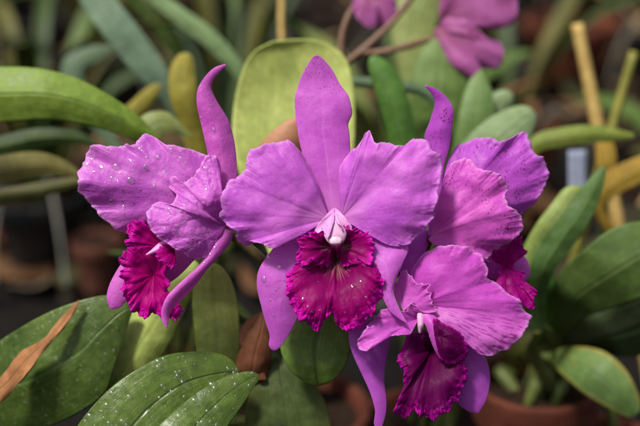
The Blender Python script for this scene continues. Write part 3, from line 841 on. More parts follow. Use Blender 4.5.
L(rp, [(560, 350), (588, 326), (620, 312), (660, 298), (690, 300)], [(566, 358), (600, 354), (636, 356), (676, 340), (692, 304)], [440, 330, 310, 320], leaf_mat('leaf_right_under', (40, 56, 26), (58, 74, 36)), 39, vfold=5)  # added leaf over the cane foot; dark green stands for the shade there
m_rt = leaf_mat('leaf_right_tongue', (86, 116, 56), (112, 138, 76), (70, 98, 46), 0.04, 0.5, 0.38, edge=0.55, edge_col=(176, 150, 62), blotch=0.25, blotch_col=(180, 120, 50))
L(rp, [(546, 354), (572, 347), (602, 351), (624, 368), (637, 392), (640, 408), (635, 416)], [(546, 356), (560, 372), (585, 394), (610, 409), (626, 416), (634, 417)], [420, 330, 300, 290, 295], m_rt, 36, vfold=6, label='tongue shaped green leaf with a yellowing edge')
L(rp, [(560, 300), (575, 270), (588, 262), (606, 256)], [(566, 310), (584, 290), (598, 280), (608, 260)], [330, 320, 318], m_rs, 37, cup=4)
L(rp, [(510, 370), (500, 345), (512, 332), (530, 330), (542, 340)], [(520, 376), (524, 366), (534, 360), (544, 354), (546, 344)], [520, 480, 470], LG['olive'], 38, cup=4)

# purple brown stalk with nodding far blooms, growing from the plant behind
x, y = gp(300, 250, 480)
st = plant('orchid_plant', 'orchid behind the pale leaf with a branching purple brown flower stalk', x, y, 0.06, 0.10, M_TERRAD)
so = np.array(st.location)
sweep('flower_stalk', [(x, y, 0.09)] + P([(306, 150, 440), (322, 92, 410), (336, 72, 400), (354, 57, 395), (374, 40, 395), (394, 20, 400), (412, -4, 405), (428, -30, 410)]).tolist(), [0.0045, 0.004, 0.004, 0.0042, 0.0038, 0.0034, 0.0032, 0.003], M_STALKP, st, so, 80, 14, 7, 0.12, True)
sweep('flower_stalk', P([(360, 52, 396), (374, 53, 394), (392, 50, 392), (414, 44, 396), (440, 36, 405)]), [0.0035, 0.003, 0.003, 0.0028, 0.0026], M_STALKP, st, so, 50, 12, 8, 0.12, True) if False else sweep('flower_stalk', P([(360, 52, 396), (374, 53, 394), (392, 50, 392), (414, 44, 396), (440, 36, 405)]).tolist(), [0.0035, 0.003, 0.003, 0.0028, 0.0026], M_STALKP, st, so, 50, 12, 8, 0.12, True)
sweep('flower_stalk', P([(344, 64, 398), (341, 46, 396), (345, 24, 398), (356, 4, 402), (372, -6, 405)]).tolist(), [0.003, 0.0026, 0.0024, 0.0022], M_STALKP, st, so, 50, 12, 9, 0.12, True)
ribbon('leaf', np.array([0, 0, 0.09]), math.radians(-100), 0.3, 0.26, 0.03, LG['mid'], st, 5, 1.2)
ribbon('leaf', np.array([0, 0, 0.09]), math.radians(60), 0.2, 0.24, 0.03, LG['grey'], st, 6, 1.3)
sweep('bare_stem', [(-0.06, 1.0, 0.0)] + P([(283, 60, 560), (281, 20, 560), (283, -30, 560)]).tolist(), [0.003, 0.003, 0.003], M_CANE, None, None, 40, 10, 2, 0.05, True)
tag(bpy.data.objects['bare_stem'], 'thin straw coloured stem rising behind the pale upright leaf', 'stem')

# canes, tag, spare pots
def cane(label, p0, p1, r, mat):
    a, b = P(p0), P(p1)
    g = a + (a - b) / max(1e-6, (b - a)[2]) * a[2]        # down to the bench
    o = sweep('cane', [g.tolist(), (g * 0.5 + a * 0.5).tolist(), a.tolist(), ((a + b) / 2).tolist(), b.tolist()], [r, r, r * 0.98, r * 1.02, r * 0.9], mat, None, None, 50, 14, 3, 0.06, True)
    return tag(o, label, 'cane')
cane('straight yellow cane leaning at the upper right', (606, 165, 540), (577, 24, 540), 0.0062, M_CANE)
cane('thin yellow green cane at the right edge', (612, 128, 520), (634, 52, 520), 0.0046, plain_mat('cane_green', (104, 104, 36), (136, 132, 54), 60))
x, y = gp(620, 250, 420)
yl = plant('orchid_plant', 'low orchid at the right edge with a yellow leaf crossing the frame edge', x, y, 0.055, 0.09, M_TERRAD)
m_yy = leaf_mat('leaf_yellow_edge', (136, 108, 36), (168, 138, 54), (190, 170, 90), 0.08, 0.4, 0.45, 0.3, (150, 110, 40))
L(yl, [(612, 240), (588, 200), (600, 176), (630, 160), (660, 150), (690, 150)], [(622, 240), (604, 206), (622, 192), (645, 180), (670, 166), (692, 154)], [430, 410, 400, 405], m_yy, 41, vfold=4)
L(yl, [(598, 200), (596, 160), (598, 142), (604, 134)], [(612, 200), (616, 164), (614, 146), (606, 134)], [440, 430, 430], m_yy, 42, cup=4)
def plant_tag(label, px0, px1, w_, mat):
    a, b = P(px0), P(px1)
    n = 12
    s = np.array([1, 0.15, 0]) * w_
    t = np.linspace(0, 1, n)
    c = np.linspace(-0.5, 0.5, 5)
    wv = np.clip(np.minimum(t / 0.45, 1), 0.15, 1)
    V = a + (b - a)[None, None] * t[None, :, None] + s[None, None] * (c[:, None] * wv[None])[..., None]
    U_, T_ = np.meshgrid(c + .5, t, indexing='ij')
    o = grid_mesh('plant_tag', V, U_, T_, U_ * 0, mat, None, None, False, 0.0009)
    return tag(o, label, 'plant tag')
plant_tag('small white plastic plant tag upright beside the right bloom', (578, 235, 500), (577, 150, 500), 0.016, M_TAGW)
def on_ground(x, y):
    d = P((x, y, 0)) - CAM
    q = CAM - d * (CAM[2] / d[2])
    return float(q[0]), float(q[1])
def gpot(label, px, py, r, h, mat):
    x, y = on_ground(px, py)
    return lone_pot(label, x, y, r, h, mat)
gpot('small clay pot in the shade behind the left bloom', 100, 292, 0.034, 0.075, plain_mat('clay_brown', (74, 40, 32), (112, 70, 58), 60, (0.8, 0.9), 0.2, 0.4, 0.001))
gpot('small red pot cut by the left edge', 2, 246, 0.03, 0.06, M_REDP)
gpot('wide reddish terracotta pot behind the yellow cane', 566, 84, 0.10, 0.14, M_TERRA)
gpot('dark pot in the shade right of the nodding far bloom', 506, 122, 0.06, 0.11, M_PLAST)
gpot('black pot in the shade at the upper left', 42, 62, 0.06, 0.10, M_PLAST)
# ------------------------------------------------------------------ blooms
def flower(label, base):
    p = P(base)
    return thing('orchid_flower', label, 'orchid flower', p, 'purple orchid blooms'), p

def column(t, org, secs, mat, name='column'):
    """secs: rows (cx, cy, d, half width, half depth) from the root to the tip"""
    s = curve([(a, b_, c_) for a, b_, c_, _, _ in secs], 40)
    hw = lerp_list([q[3] for q in secs], 40); hd = lerp_list([q[4] for q in secs], 40)
    a = np.linspace(0, 2 * np.pi, 28, endpoint=False)
    px = np.zeros((28, 40, 3))
    tg = np.gradient(s, axis=0); tl = np.linalg.norm(tg[:, :2], axis=1) + 1e-6
    nx, ny = -tg[:, 1] / tl, tg[:, 0] / tl
    ca, sa = np.cos(a)[:, None], np.sin(a)[:, None]
    px[..., 0] = s[None, :, 0] + ca * (hw * nx)[None]
    px[..., 1] = s[None, :, 1] + ca * (hw * ny)[None]
    px[..., 2] = s[None, :, 2] + sa * hd[None] - (1 - np.abs(ca)) * hd[None] * 0.2
    V = P(px)
    S, T = np.meshgrid(np.linspace(0, 1, 28), np.linspace(0, 1, 40), indexing='ij')
    return grid_mesh(name, V, S, T, T * 0, mat, t, org, True, 0)

# --- centre bloom
F1, o1 = flower('large purple orchid bloom in the centre, facing the camera with a frilled crimson lip', (334, 222, 18))
strap('sepal', [(322, 222), (315, 198), (306, 168), (301, 148), (298, 132), (296, 118), (295, 104), (298, 86), (304, 71), (312, 58), (316, 55)],
      [(344, 222), (347, 198), (349, 168), (350, 148), (349, 134), (348, 124), (352, 112), (349, 98), (340, 84), (331, 68), (321, 57), (317, 55)],
      [20, 24, 28, 32, 36, 30], M_F1S, F1, o1, 120, 44, cup=[4, 6, 8, 9, 6, 3], tilt=0, ruffle=(1.6, 2), jag=0.4, seed=21, vfold=-3)
fan('petal', (329, 219, 14), [(329, 219, 14), (325, 206, 14), (318, 186, 16), (309, 166, 18), (300, 151, 18), (292, 143, 15), (283, 140, 12), (274, 143, 8), (262, 145, 8), (252, 149, 10), (247, 158, 8),
     (244, 171, 3), (237, 178, 0), (229, 180, 2), (225, 189, -2), (220, 199, -6), (222, 208, -8), (219, 216, -4), (228, 226, 0), (236, 232, 3), (238, 241, 8), (246, 246, 10), (250, 241, 4), (260, 244, 0), (274, 248, -2), (286, 244, 0), (298, 233, 4), (314, 224, 10), (329, 219, 14)],
    M_F1, F1, o1, ns=360, nr=64, bulge=10, ridge=[(0.56, 0.05, -3.5), (0.72, 0.09, 5), (0.36, 0.12, 4)], ruffle=(2.8, 7), wave=(4.5, 34.0), frill=(0.7, 26), jag=1.0, seed=3)
fan('petal', (341, 218, 14), [(341, 218, 14), (343, 204, 15), (340, 186, 17), (339, 172, 19), (345, 158, 18), (355, 148, 16), (362, 140, 16), (366, 132, 18), (370, 130, 19), (372, 137, 15), (377, 143, 12), (385, 142, 12), (394, 145, 12), (404, 145, 12), (414, 139, 13), (424, 139, 12), (430, 147, 8), (436, 152, 6),
     (442, 160, 4), (441, 177, 0), (438, 192, -4), (436, 208, -5), (429, 225, -2), (421, 233, 2), (408, 244, 6), (393, 246, 4), (376, 239, 3), (362, 230, 6), (350, 223, 11), (341, 218, 14)],
    M_F1, F1, o1, ns=360, nr=64, bulge=10, ridge=[(0.57, 0.045, 4), (0.75, 0.10, -4), (0.38, 0.12, 4)], ruffle=(2.8, 7), wave=(4.5, 34.0), frill=(0.7, 24), jag=1.0, seed=5)
strap('sepal', [(326, 216), (301, 226), (279, 243), (264, 261), (257, 279), (260, 300), (266, 322), (270, 336), (269, 345), (272, 350)],
      [(334, 232), (330, 252), (322, 272), (314, 292), (306, 306), (298, 318), (289, 334), (281, 346), (276, 350), (273, 350)],
      [22, 24, 22, 20, 24], M_F1S, F1, o1, 110, 40, cup=[6, 12, 12, 8, 4], ruffle=(1.2, 2), jag=0.3, seed=22, key='f1sepal')
strap('sepal', [(344, 216), (370, 224), (394, 238), (408, 247), (403, 262), (397, 276), (393, 290), (398, 306), (407, 323)],
      [(338, 232), (346, 256), (358, 276), (372, 288), (382, 296), (386, 304), (391, 312), (400, 319), (407, 323)],
      [20, 18, 14, 4, 0, -4], M_F1S, F1, o1, 110, 40, cup=[4, 8, 10, 8, 4], ruffle=(1.4, 2), jag=0.3, seed=23)
lip = fan('lip', (336, 258, 36), [(336, 238, 32), (329, 243, 22), (323, 251, 11), (317, 259, 3), (314, 267, 1), (308, 267, -1), (301, 263, -2), (296, 264, -2), (290, 270, -3), (287, 279, -4), (286, 290, -6), (290, 302, -8), (296, 314, -9), (304, 322, -10), (314, 329, -12), (321, 328, -12), (324, 321, -10), (331, 314, -4), (334, 318, -6), (338, 326, -11), (348, 331, -12),
      (360, 327, -11), (370, 317, -9), (378, 304, -7), (383, 290, -5), (384, 277, -4), (379, 268, -3), (373, 263, -2), (366, 266, -1), (359, 266, 1), (355, 259, 5), (349, 251, 11), (343, 243, 22)],
    M_LIP1, F1, o1, ns=900, nr=90, closed=True, prof=2.6, bulge=3, recurve=7, ruffle=(4.0, 10), frill=(2.2, 46), jag=1.3, seed=31, key='f1lip', crinkle=(0.15, 8.0), wave=(3.2, 26.0), thick=0.0005)
fan('side_lobe', (331, 247, 16), [(331, 252, 16), (330, 240, 8), (326, 229, 2), (322, 228, 2), (318, 233, 1), (313, 231, 0), (308, 236, -1), (303, 235, -2), (298, 241, -3), (300, 248, -4), (296, 254, -5), (297, 260, -5), (302, 265, -4), (307, 265, -4), (309, 259, -2), (314, 261, 0), (321, 265, 6), (329, 266, 13), (332, 256, 20), (331, 250, 20)],
    M_LIP1, lip, o1, ns=320, nr=48, bulge=4, ruffle=(1.5, 4), frill=(1.2, 18), jag=1.1, seed=33, crinkle=(0.15, 8.0), wave=(2.0, 18.0), thick=0.0005)
fan('side_lobe', (341, 247, 16), [(341, 252, 16), (342, 238, 8), (343, 226, 2), (347, 226, 2), (352, 230, 1), (357, 229, 0), (363, 233, -1), (368, 233, -2), (372, 240, -3), (374, 248, -4), (372, 255, -5), (373, 261, -5), (369, 265, -4), (366, 264, -4), (363, 259, -2), (357, 261, 0), (351, 265, 6), (343, 266, 13), (340, 256, 20), (341, 250, 20)],
    M_LIP1, lip, o1, ns=320, nr=48, bulge=4, ruffle=(1.5, 4), frill=(1.2, 18), jag=1.1, seed=35, crinkle=(0.15, 8.0), wave=(2.0, 18.0), thick=0.0005)
column(F1, o1, [(334, 209, 14, 1, 1), (334.5, 214, 8, 4, 4), (335, 222, 3, 6.5, 4), (335.2, 231, 0, 8.0, 5), (335.5, 238, -2, 10.5, 5), (335.5, 243, -3, 11.5, 5), (335.5, 245, -3, 9, 4), (335.5, 246, -1, 2, 1)], M_COL)
cap = column(F1, o1, [(335.5, 234, -3, 1.5, 1), (335.5, 237, -5.2, 5, 2.0), (335.5, 241, -6.4, 6.5, 2.2), (335.5, 244, -6.2, 5.5, 2.0), (335.5, 246, -4, 1, 1)], plain_mat('anther_white', (212, 168, 196), (226, 196, 212), 160, (0.35, 0.5), 0.35, 0.2, 0.0004), 'anther_cap')
fan('column_wing', (333.5, 212, 5), [(334, 208, 9), (328, 213, 4), (321, 221, 1), (315, 230, 0), (317, 234, 0), (322, 231, -1), (325, 233, -4), (328, 238, -9), (331, 230, -9), (334, 220, -4), (334, 208, 9)], M_COL2, F1, o1, ns=140, nr=26, bulge=1, frill=(0.4, 8), jag=0.4, seed=39, thick=0.0007, crinkle=(0.2, 8))
fan('column_wing', (335, 212, 5), [(335, 208, 9), (341, 213, 4), (347, 220, 1), (352, 227, 0), (350, 232, 0), (346, 229, -1), (344, 234, -4), (341, 226, -8), (337, 222, -4), (335, 208, 9)], M_COL2, F1, o1, ns=140, nr=26, bulge=1, frill=(0.4, 8), jag=0.4, seed=41, thick=0.0007, crinkle=(0.2, 8))

# --- left bloom, seen from its side
F2, o2 = flower('dew covered purple bloom on the left, turned to the left in side view', (222, 226, 40))
strap('sepal', [(222, 240), (216, 210), (212, 180), (208, 154), (204, 136), (200, 118), (197, 103), (198, 89), (205, 77), (214, 68), (225, 64)],
      [(232, 240), (234, 212), (237, 182), (236, 158), (233, 137), (228, 120), (217, 102), (211, 88), (214, 78), (220, 71), (226, 65)],
      [40, 44, 48, 50, 46, 40], M_F2S, F2, o2, 120, 34, cup=[4, 7, 8, 6, 4], tilt=[0, 2, 5, 5, 2], ruffle=(1, 2), seed=51, key='f2dorsal')
fan('petal', (214, 206, 44), [(214, 206, 44), (214, 176, 46), (208, 158, 46), (196, 151, 44), (181, 147, 42), (166, 144, 42), (154, 137, 44), (146, 134, 44), (137, 140, 40), (131, 146, 36), (127, 144, 35), (122, 146, 34), (108, 146, 32), (95, 145, 34), (87, 150, 34), (85, 161, 30),
     (78, 174, 28), (78, 188, 30), (86, 199, 34), (95, 210, 38), (111, 226, 44), (122, 232, 46), (132, 234, 48), (150, 228, 50), (172, 222, 50), (196, 214, 48), (214, 206, 44)],
    M_F2, F2, o2, ns=340, nr=64, bulge=9, ridge=[(0.60, 0.04, -4), (0.45, 0.10, 4), (0.75, 0.08, 4)], ruffle=(2.8, 8), wave=(4.5, 34.0), frill=(0.7, 30), jag=1.0, seed=53, key='f2back')
fan('petal', (225, 226, 34), [(225, 226, 34), (221, 205, 30), (221, 180, 30), (219, 161, 32), (213, 155, 32), (206, 156, 28), (203, 161, 24), (200, 167, 22), (196, 172, 20), (192, 178, 18), (187, 181, 17), (181, 182, 20), (176, 177, 24), (171, 177, 26), (168, 182, 24), (170, 188, 20), (175, 193, 14), (176, 200, 10), (170, 204, 9), (160, 202, 10), (151, 206, 10), (147, 215, 9),
     (150, 228, 9), (159, 238, 9), (174, 248, 11), (186, 255, 13), (197, 259, 17), (208, 255, 21), (217, 246, 27), (225, 226, 34)],
    M_F2, F2, o2, ns=360, nr=70, bulge=16, ridge=[(0.45, 0.05, -3), (0.64, 0.10, 4)], ruffle=(2.8, 7), wave=(4.5, 34.0), frill=(0.8, 28), jag=0.9, seed=55, crinkle=(0.5, 8.0), key='f2front')
strap('sepal', [(224, 228), (214, 240), (208, 254), (199, 266), (188, 276), (177, 286), (167, 297), (162, 309), (162, 320), (166, 328)],
      [(232, 232), (229, 244), (219, 256), (207, 269), (196, 284), (184, 297), (175, 306), (169, 315), (168, 323), (167, 328)],
      [36, 28, 24, 20, 14, 8], M_F2S, F2, o2, 110, 30, cup=[3, 5, 6, 5, 3], tilt=[3, 2, 6, 8, 4], ruffle=(1, 2), seed=57, key='f2sepal')
strap('sepal', [(216, 232), (196, 236), (160, 244), (128, 258), (113, 278), (107, 296), (110, 308)], [(214, 242), (200, 254), (176, 278), (150, 292), (128, 300), (119, 308), (112, 309)], [42, 50, 56, 56, 50], M_F2S, F2, o2, 90, 34, cup=[4, 8, 6], seed=59)
lip = fan('lip', (154, 274, 36), [(134, 222, 26), (126, 230, 24), (131, 236, 22), (124, 241, 20), (130, 246, 20), (124, 252, 18), (119, 261, 17), (123, 268, 17), (120, 276, 17), (124, 284, 16), (121, 292, 16), (127, 299, 16), (129, 308, 17), (138, 314, 17), (145, 319, 17), (152, 313, 18), (158, 316, 19), (168, 319, 22), (178, 318, 24), (184, 311, 26),
     (176, 306, 26), (168, 300, 26), (166, 292, 24), (170, 284, 22), (166, 274, 22), (170, 264, 22), (173, 255, 22), (168, 246, 22), (160, 238, 24), (150, 228, 26), (143, 221, 27)],
    M_LIP2, F2, o2, ns=760, nr=80, closed=True, prof=1.7, bulge=-4, recurve=5, ruffle=(3.6, 15), frill=(1.9, 44), jag=1.3, seed=61, crinkle=(0.15, 8.0), wave=(3.0, 20.0), thick=0.0005)
fan('side_lobe', (166, 248, 30), [(166, 248, 30), (158, 238, 20), (148, 227, 14), (138, 221, 12), (132, 221, 12), (133, 229, 11), (129, 234, 11), (131, 240, 10), (126, 243, 11), (130, 248, 11), (138, 249, 12), (146, 246, 16), (156, 248, 22), (166, 248, 30)],
    M_LIP2, lip, o2, ns=260, nr=44, bulge=5, ruffle=(1.8, 6), frill=(1.2, 18), jag=1.1, seed=63, crinkle=(0.15, 8.0), wave=(2.5, 18.0), thick=0.0005)
fan('side_lobe', (174, 252, 24), [(174, 244, 22), (166, 244, 15), (160, 247, 11), (156, 254, 8), (158, 260, 7), (163, 262, 8), (168, 266, 10), (172, 268, 14), (176, 262, 20), (174, 244, 22)],
    M_LIP2, lip, o2, ns=200, nr=36, bulge=3, ruffle=(1.5, 4), frill=(1.0, 14), jag=0.9, seed=65, crinkle=(0.15, 8.0), wave=(2.0, 18.0), thick=0.0005)
column(F2, o2, [(176, 240, 34, 2, 2), (164, 246, 24, 5, 5), (154, 251, 18, 5.5, 5), (148, 254, 16, 3, 3), (146, 255, 16, 0.6, 0.6)], M_COL2)

# --- right rear bloom
F3, o3 = flower('purple flecked bloom at the right, half hidden and turned to the right', (432, 232, 46))
strap('sepal', [(428, 236), (430, 200), (431, 170), (425, 138), (430, 122), (435, 104), (432, 94), (425, 86)], [(438, 236), (440, 200), (444, 165), (449, 148), (452, 126), (453, 109), (446, 97), (436, 89), (426, 85)],
      [48, 58, 64, 66, 58, 50], M_F3R, F3, o3, 100, 32, cup=[3, 5, 6, 6, 4], tilt=[0, -3, -5, -5, -2], seed=71)
fan('petal', (436, 222, 54), [(436, 222, 54), (440, 190, 60), (446, 166, 66), (452, 153, 70), (459, 145, 72), (472, 140, 70), (488, 137, 68), (500, 141, 64), (511, 138, 66), (520, 133, 70), (528, 133, 72), (529, 142, 66), (535, 152, 64), (543, 159, 66), (549, 172, 66), (545, 186, 66), (537, 200, 68), (522, 214, 70), (500, 226, 68), (470, 232, 62), (436, 222, 54)],
    M_F3R, F3, o3, ns=320, nr=60, bulge=9, ridge=[(0.62, 0.05, -4), (0.42, 0.1, 4)], ruffle=(2.8, 7), wave=(4.5, 34.0), frill=(0.7, 26), jag=1.0, seed=73)
fan('petal', (431, 236, 46), [(431, 236, 46), (436, 212, 44), (440, 194, 42), (445, 176, 40), (453, 163, 38), (463, 158, 36), (472, 162, 32), (486, 171, 30), (500, 173, 34), (503, 181, 34), (509, 188, 36), (505, 195, 32), (508, 205, 30), (517, 211, 32), (523, 222, 32), (521, 233, 34), (511, 241, 38), (503, 245, 40), (492, 251, 42), (487, 259, 40), (482, 256, 36), (472, 250, 34), (455, 247, 34), (438, 246, 38), (429, 240, 44), (431, 236, 46)],
    M_F3, F3, o3, ns=360, nr=64, bulge=12, ridge=[(0.50, 0.05, 5), (0.68, 0.09, -4)], ruffle=(2.8, 7), wave=(4.5, 34.0), frill=(0.7, 28), jag=1.0, seed=75)
strap('sepal', [(436, 240), (470, 244), (500, 248), (518, 252), (528, 262), (529, 276), (522, 285)], [(436, 250), (466, 268), (488, 278), (502, 282), (510, 284), (516, 286), (521, 286)], [60, 74, 80, 82, 82], M_F4P, F3, o3, 80, 30, cup=[4, 8, 6], seed=77)
lip = fan('lip', (507, 268, 60), [(521, 237, 52), (512, 241, 52), (505, 246, 52), (493, 251, 52), (491, 256, 54), (494, 261, 56), (501, 264, 58), (499, 272, 58), (500, 278, 58), (495, 283, 56), (503, 288, 55), (506, 298, 54), (519, 300, 52), (524, 307, 52), (535, 308, 54), (533, 299, 54), (538, 293, 54), (531, 287, 55), (524, 289, 56), (518, 285, 57), (516, 278, 58), (523, 278, 56), (525, 273, 56), (516, 270, 58), (514, 264, 58), (519, 257, 56), (528, 252, 54), (522, 247, 54)],
    M_LIP3, F3, o3, ns=560, nr=56, closed=True, prof=1.3, ruffle=(2.0, 8), frill=(1.4, 34), jag=1.1, seed=79, crinkle=(0.15, 8.0), wave=(3.0, 18.0), thick=0.0005)
column(F3, o3, [(440, 244, 52, 2, 2), (462, 252, 60, 5, 5), (480, 258, 62, 5, 5), (488, 261, 60, 2, 2), (490, 262, 60, .5, .5)], M_COL2)

# --- lower right bloom
F4, o4 = flower('lower right purple bloom nodding downwards with a deep crimson lip coloured darker for shade', (424, 302, 26))
strap('sepal', [(418, 312), (404, 290), (400, 262), (408, 244), (424, 230)], [(428, 312), (424, 290), (422, 268), (426, 250), (432, 232)], [34, 42, 50, 56], M_F4S, F4, o4, 70, 26, cup=4, seed=81)
fan('petal', (420, 304, 24), [(420, 304, 24), (410, 288, 26), (411, 273, 26), (419, 259, 24), (432, 249, 20), (452, 245, 16), (469, 248, 16), (480, 255, 16), (487, 265, 14), (488, 278, 10), (497, 283, 12), (506, 292, 12), (519, 300, 12), (526, 312, 12), (532, 318, 14), (527, 327, 10), (519, 340, 8), (504, 351, 6), (484, 356, 6), (474, 349, 8), (466, 341, 10), (450, 331, 14), (438, 321, 18), (420, 304, 24)],
    M_F4, F4, o4, ns=360, nr=64, bulge=16, ridge=[(0.60, 0.035, -5), (0.42, 0.1, 5), (0.78, 0.08, 3)], ruffle=(2.8, 7), wave=(4.5, 34.0), frill=(0.7, 26), jag=1.0, seed=83)
pet = fan('petal', (420, 318, 20), [(424, 313, 20), (417, 305, 12), (411, 303, 9), (406, 311, 8), (396, 310, 8), (384, 309, 8), (373, 320, 6), (363, 332, 2), (357, 344, -2), (361, 350, -4), (367, 351, -4), (371, 343, 0), (378, 338, 1), (391, 336, 0), (401, 335, -2), (410, 334, 0), (414, 326, 6), (424, 313, 20)],
    M_F4P, F4, o4, ns=320, nr=56, bulge=7, ridge=[(0.46, 0.06, -5), (0.66, 0.08, 4)], ruffle=(2.8, 6), wave=(4.5, 34.0), frill=(0.7, 22), jag=0.9, seed=85)
fan('petal_fold', (404, 311, 12), [(404, 312, 12), (398, 301, 16), (394, 290, 18), (398, 279, 18), (403, 270, 16), (410, 275, 13), (417, 283, 10), (424, 284, 8), (430, 285, 8), (427, 290, 6), (431, 295, 5), (432, 303, 4), (437, 310, 4), (430, 313, 6), (422, 311, 8), (413, 304, 8), (408, 307, 8), (404, 312, 12)],
    M_F4P, pet, o4, ns=240, nr=44, bulge=-5, ruffle=(0.8, 3), wave=(2.5, 24.0), frill=(0.6, 16), jag=0.9, seed=86)
strap('sepal', [(412, 312), (384, 318), (352, 322), (349, 338), (353, 354), (361, 372), (370, 392), (375, 410), (374, 424), (378, 430)], [(418, 318), (406, 332), (392, 338), (387, 356), (384, 378), (386, 398), (386, 410), (384, 420), (381, 428), (379, 430)], [30, 28, 26, 24, 22, 20], M_F4S, F4, o4, 110, 32, cup=[3, 6, 7, 5, 3], tilt=[0, 3, 5, 4], seed=87)
strap('sepal', [(426, 312), (440, 330), (448, 356), (452, 384), (457, 402), (468, 411), (476, 413)], [(430, 308), (452, 326), (474, 345), (486, 360), (490, 380), (486, 400), (478, 413)], [30, 34, 36, 34, 30], M_F4S, F4, o4, 100, 34, cup=[3, 6, 8, 5], seed=89)
lip = fan('lip', (432, 350, 36), [(416, 333, 18), (407, 336, 14), (404, 345, 10), (400, 353, 8), (397, 360, 6), (402, 368, 4), (404, 377, 2), (404, 386, 0), (401, 394, 0), (396, 404, 0), (395, 411, 2), (399, 417, 2), (408, 416, 0), (414, 411, -4), (420, 415, -4), (428, 419, -4), (441, 416, -4), (452, 407, -2), (459, 396, 0), (464, 384, 2), (468, 374, 4), (464, 364, 6), (467, 352, 10), (466, 342, 12), (456, 334, 12), (446, 331, 12), (436, 330, 16), (424, 331, 20)],
    M_LIP4, F4, o4, ns=760, nr=80, closed=True, prof=2.2, bulge=2, recurve=6, ruffle=(3.0, 9), frill=(2.0, 44), jag=1.4, seed=91, crinkle=(0.1, 9.0), wave=(2.6, 26.0), thick=0.0005)
fan('side_lobe', (441, 336, 0), [(433, 318, 4), (444, 324, 2), (452, 328, 2), (461, 334, 2), (466, 342, 4), (467, 352, 6), (461, 360, 4), (452, 364, 2), (444, 362, 1), (439, 354, 1), (436, 342, 1), (433, 330, 2), (433, 318, 4)],
    M_LIP4, lip, o4, ns=260, nr=48, bulge=6, ruffle=(0.8, 4), frill=(0.6, 14), jag=0.7, seed=93, crinkle=(0.3, 9.0), wave=(2.0, 24.0), thick=0.0006)
o = strap('side_lobe', [(421, 316), (427, 328), (431, 340), (435, 350), (440, 358)], [(429, 311), (437, 320), (440, 332), (442, 346), (441, 359)], [12, 5, 4, 5, 8], M_F4P, lip, o4, 60, 22, cup=4, jag=0.3, seed=94)
o['label'] = 'pale pink outer wall of the side lobe'
column(F4, o4, [(422, 308, 20, 2, 2), (421, 316, 12, 4, 4), (421, 324, 9, 4, 4), (420, 330, 9, 3.5, 3.5), (420, 333, 9, 1, 1)], M_COL)

# --- far nodding blooms at the top
F5, o5 = flower('out of focus purple bloom nodding at the top edge right of centre', (440, 36, 405))
fan('petal', (440, 22, 405), [(440, 24, 405), (440, 2, 400), (452, -20, 396), (476, -34, 396), (502, -26, 392), (517, 0, 390), (517, 16, 390), (508, 26, 392), (492, 29, 394), (474, 24, 398), (456, 22, 402), (440, 24, 405)], M_FB, F5, o5, ns=160, nr=36, bulge=14, ruffle=(4, 3), seed=101)
fan('petal', (438, 30, 405), [(438, 30, 405), (446, 18, 398), (462, 18, 392), (478, 30, 388), (490, 40, 386), (500, 42, 388), (504, 54, 390), (500, 66, 392), (488, 69, 392), (472, 64, 394), (454, 52, 398), (438, 30, 405)], M_FB, F5, o5, ns=160, nr=36, bulge=12, ruffle=(4, 3), seed=102)
strap('sepal', [(434, 28), (436, 42), (444, 56), (456, 68), (472, 78), (480, 80)], [(444, 26), (458, 38), (472, 54), (480, 66), (483, 74), (481, 80)], [402, 394, 384, 384], M_FB, F5, o5, 60, 24, cup=8, seed=103)
strap('sepal', [(436, 36), (438, 50), (444, 64), (452, 74)], [(444, 38), (452, 52), (460, 66), (454, 74)], [410, 406, 402], M_FB, F5, o5, 50, 20, cup=4, seed=104)
fan('lip', (464, 36, 394), [(462, 33, 390), (468, 30, 388), (476, 32, 386), (480, 38, 386), (476, 42, 386), (468, 41, 390)], plain_mat('lip_far', (110, 10, 70), (140, 20, 96), 90), F5, o5, ns=100, nr=24, closed=True, frill=(2, 12), seed=105)
F6, o6 = flower('small blurred bloom cut by the top edge above the stalk', (372, -6, 405))
fan('petal', (372, -8, 405), [(372, -8, 405), (358, -6, 400), (352, 4, 396), (356, 16, 392), (364, 25, 392), (372, 28, 394), (380, 18, 398), (372, -8, 405)], M_FB, F6, o6, ns=120, nr=30, bulge=8, ruffle=(3, 3), seed=111)
fan('petal', (374, -8, 410), [(374, -8, 410), (374, 6, 412), (374, 22, 412), (382, 30, 410), (392, 28, 408), (397, 14, 406), (394, -2, 406), (374, -8, 410)], M_FB, F6, o6, ns=120, nr=30, bulge=8, ruffle=(3, 3), seed=112)
strap('sepal', [(370, -6), (358, -20), (350, -36)], [(378, -6), (374, -24), (352, -36)], [405, 400, 398], M_FB, F6, o6, 40, 20, cup=6, seed=113)

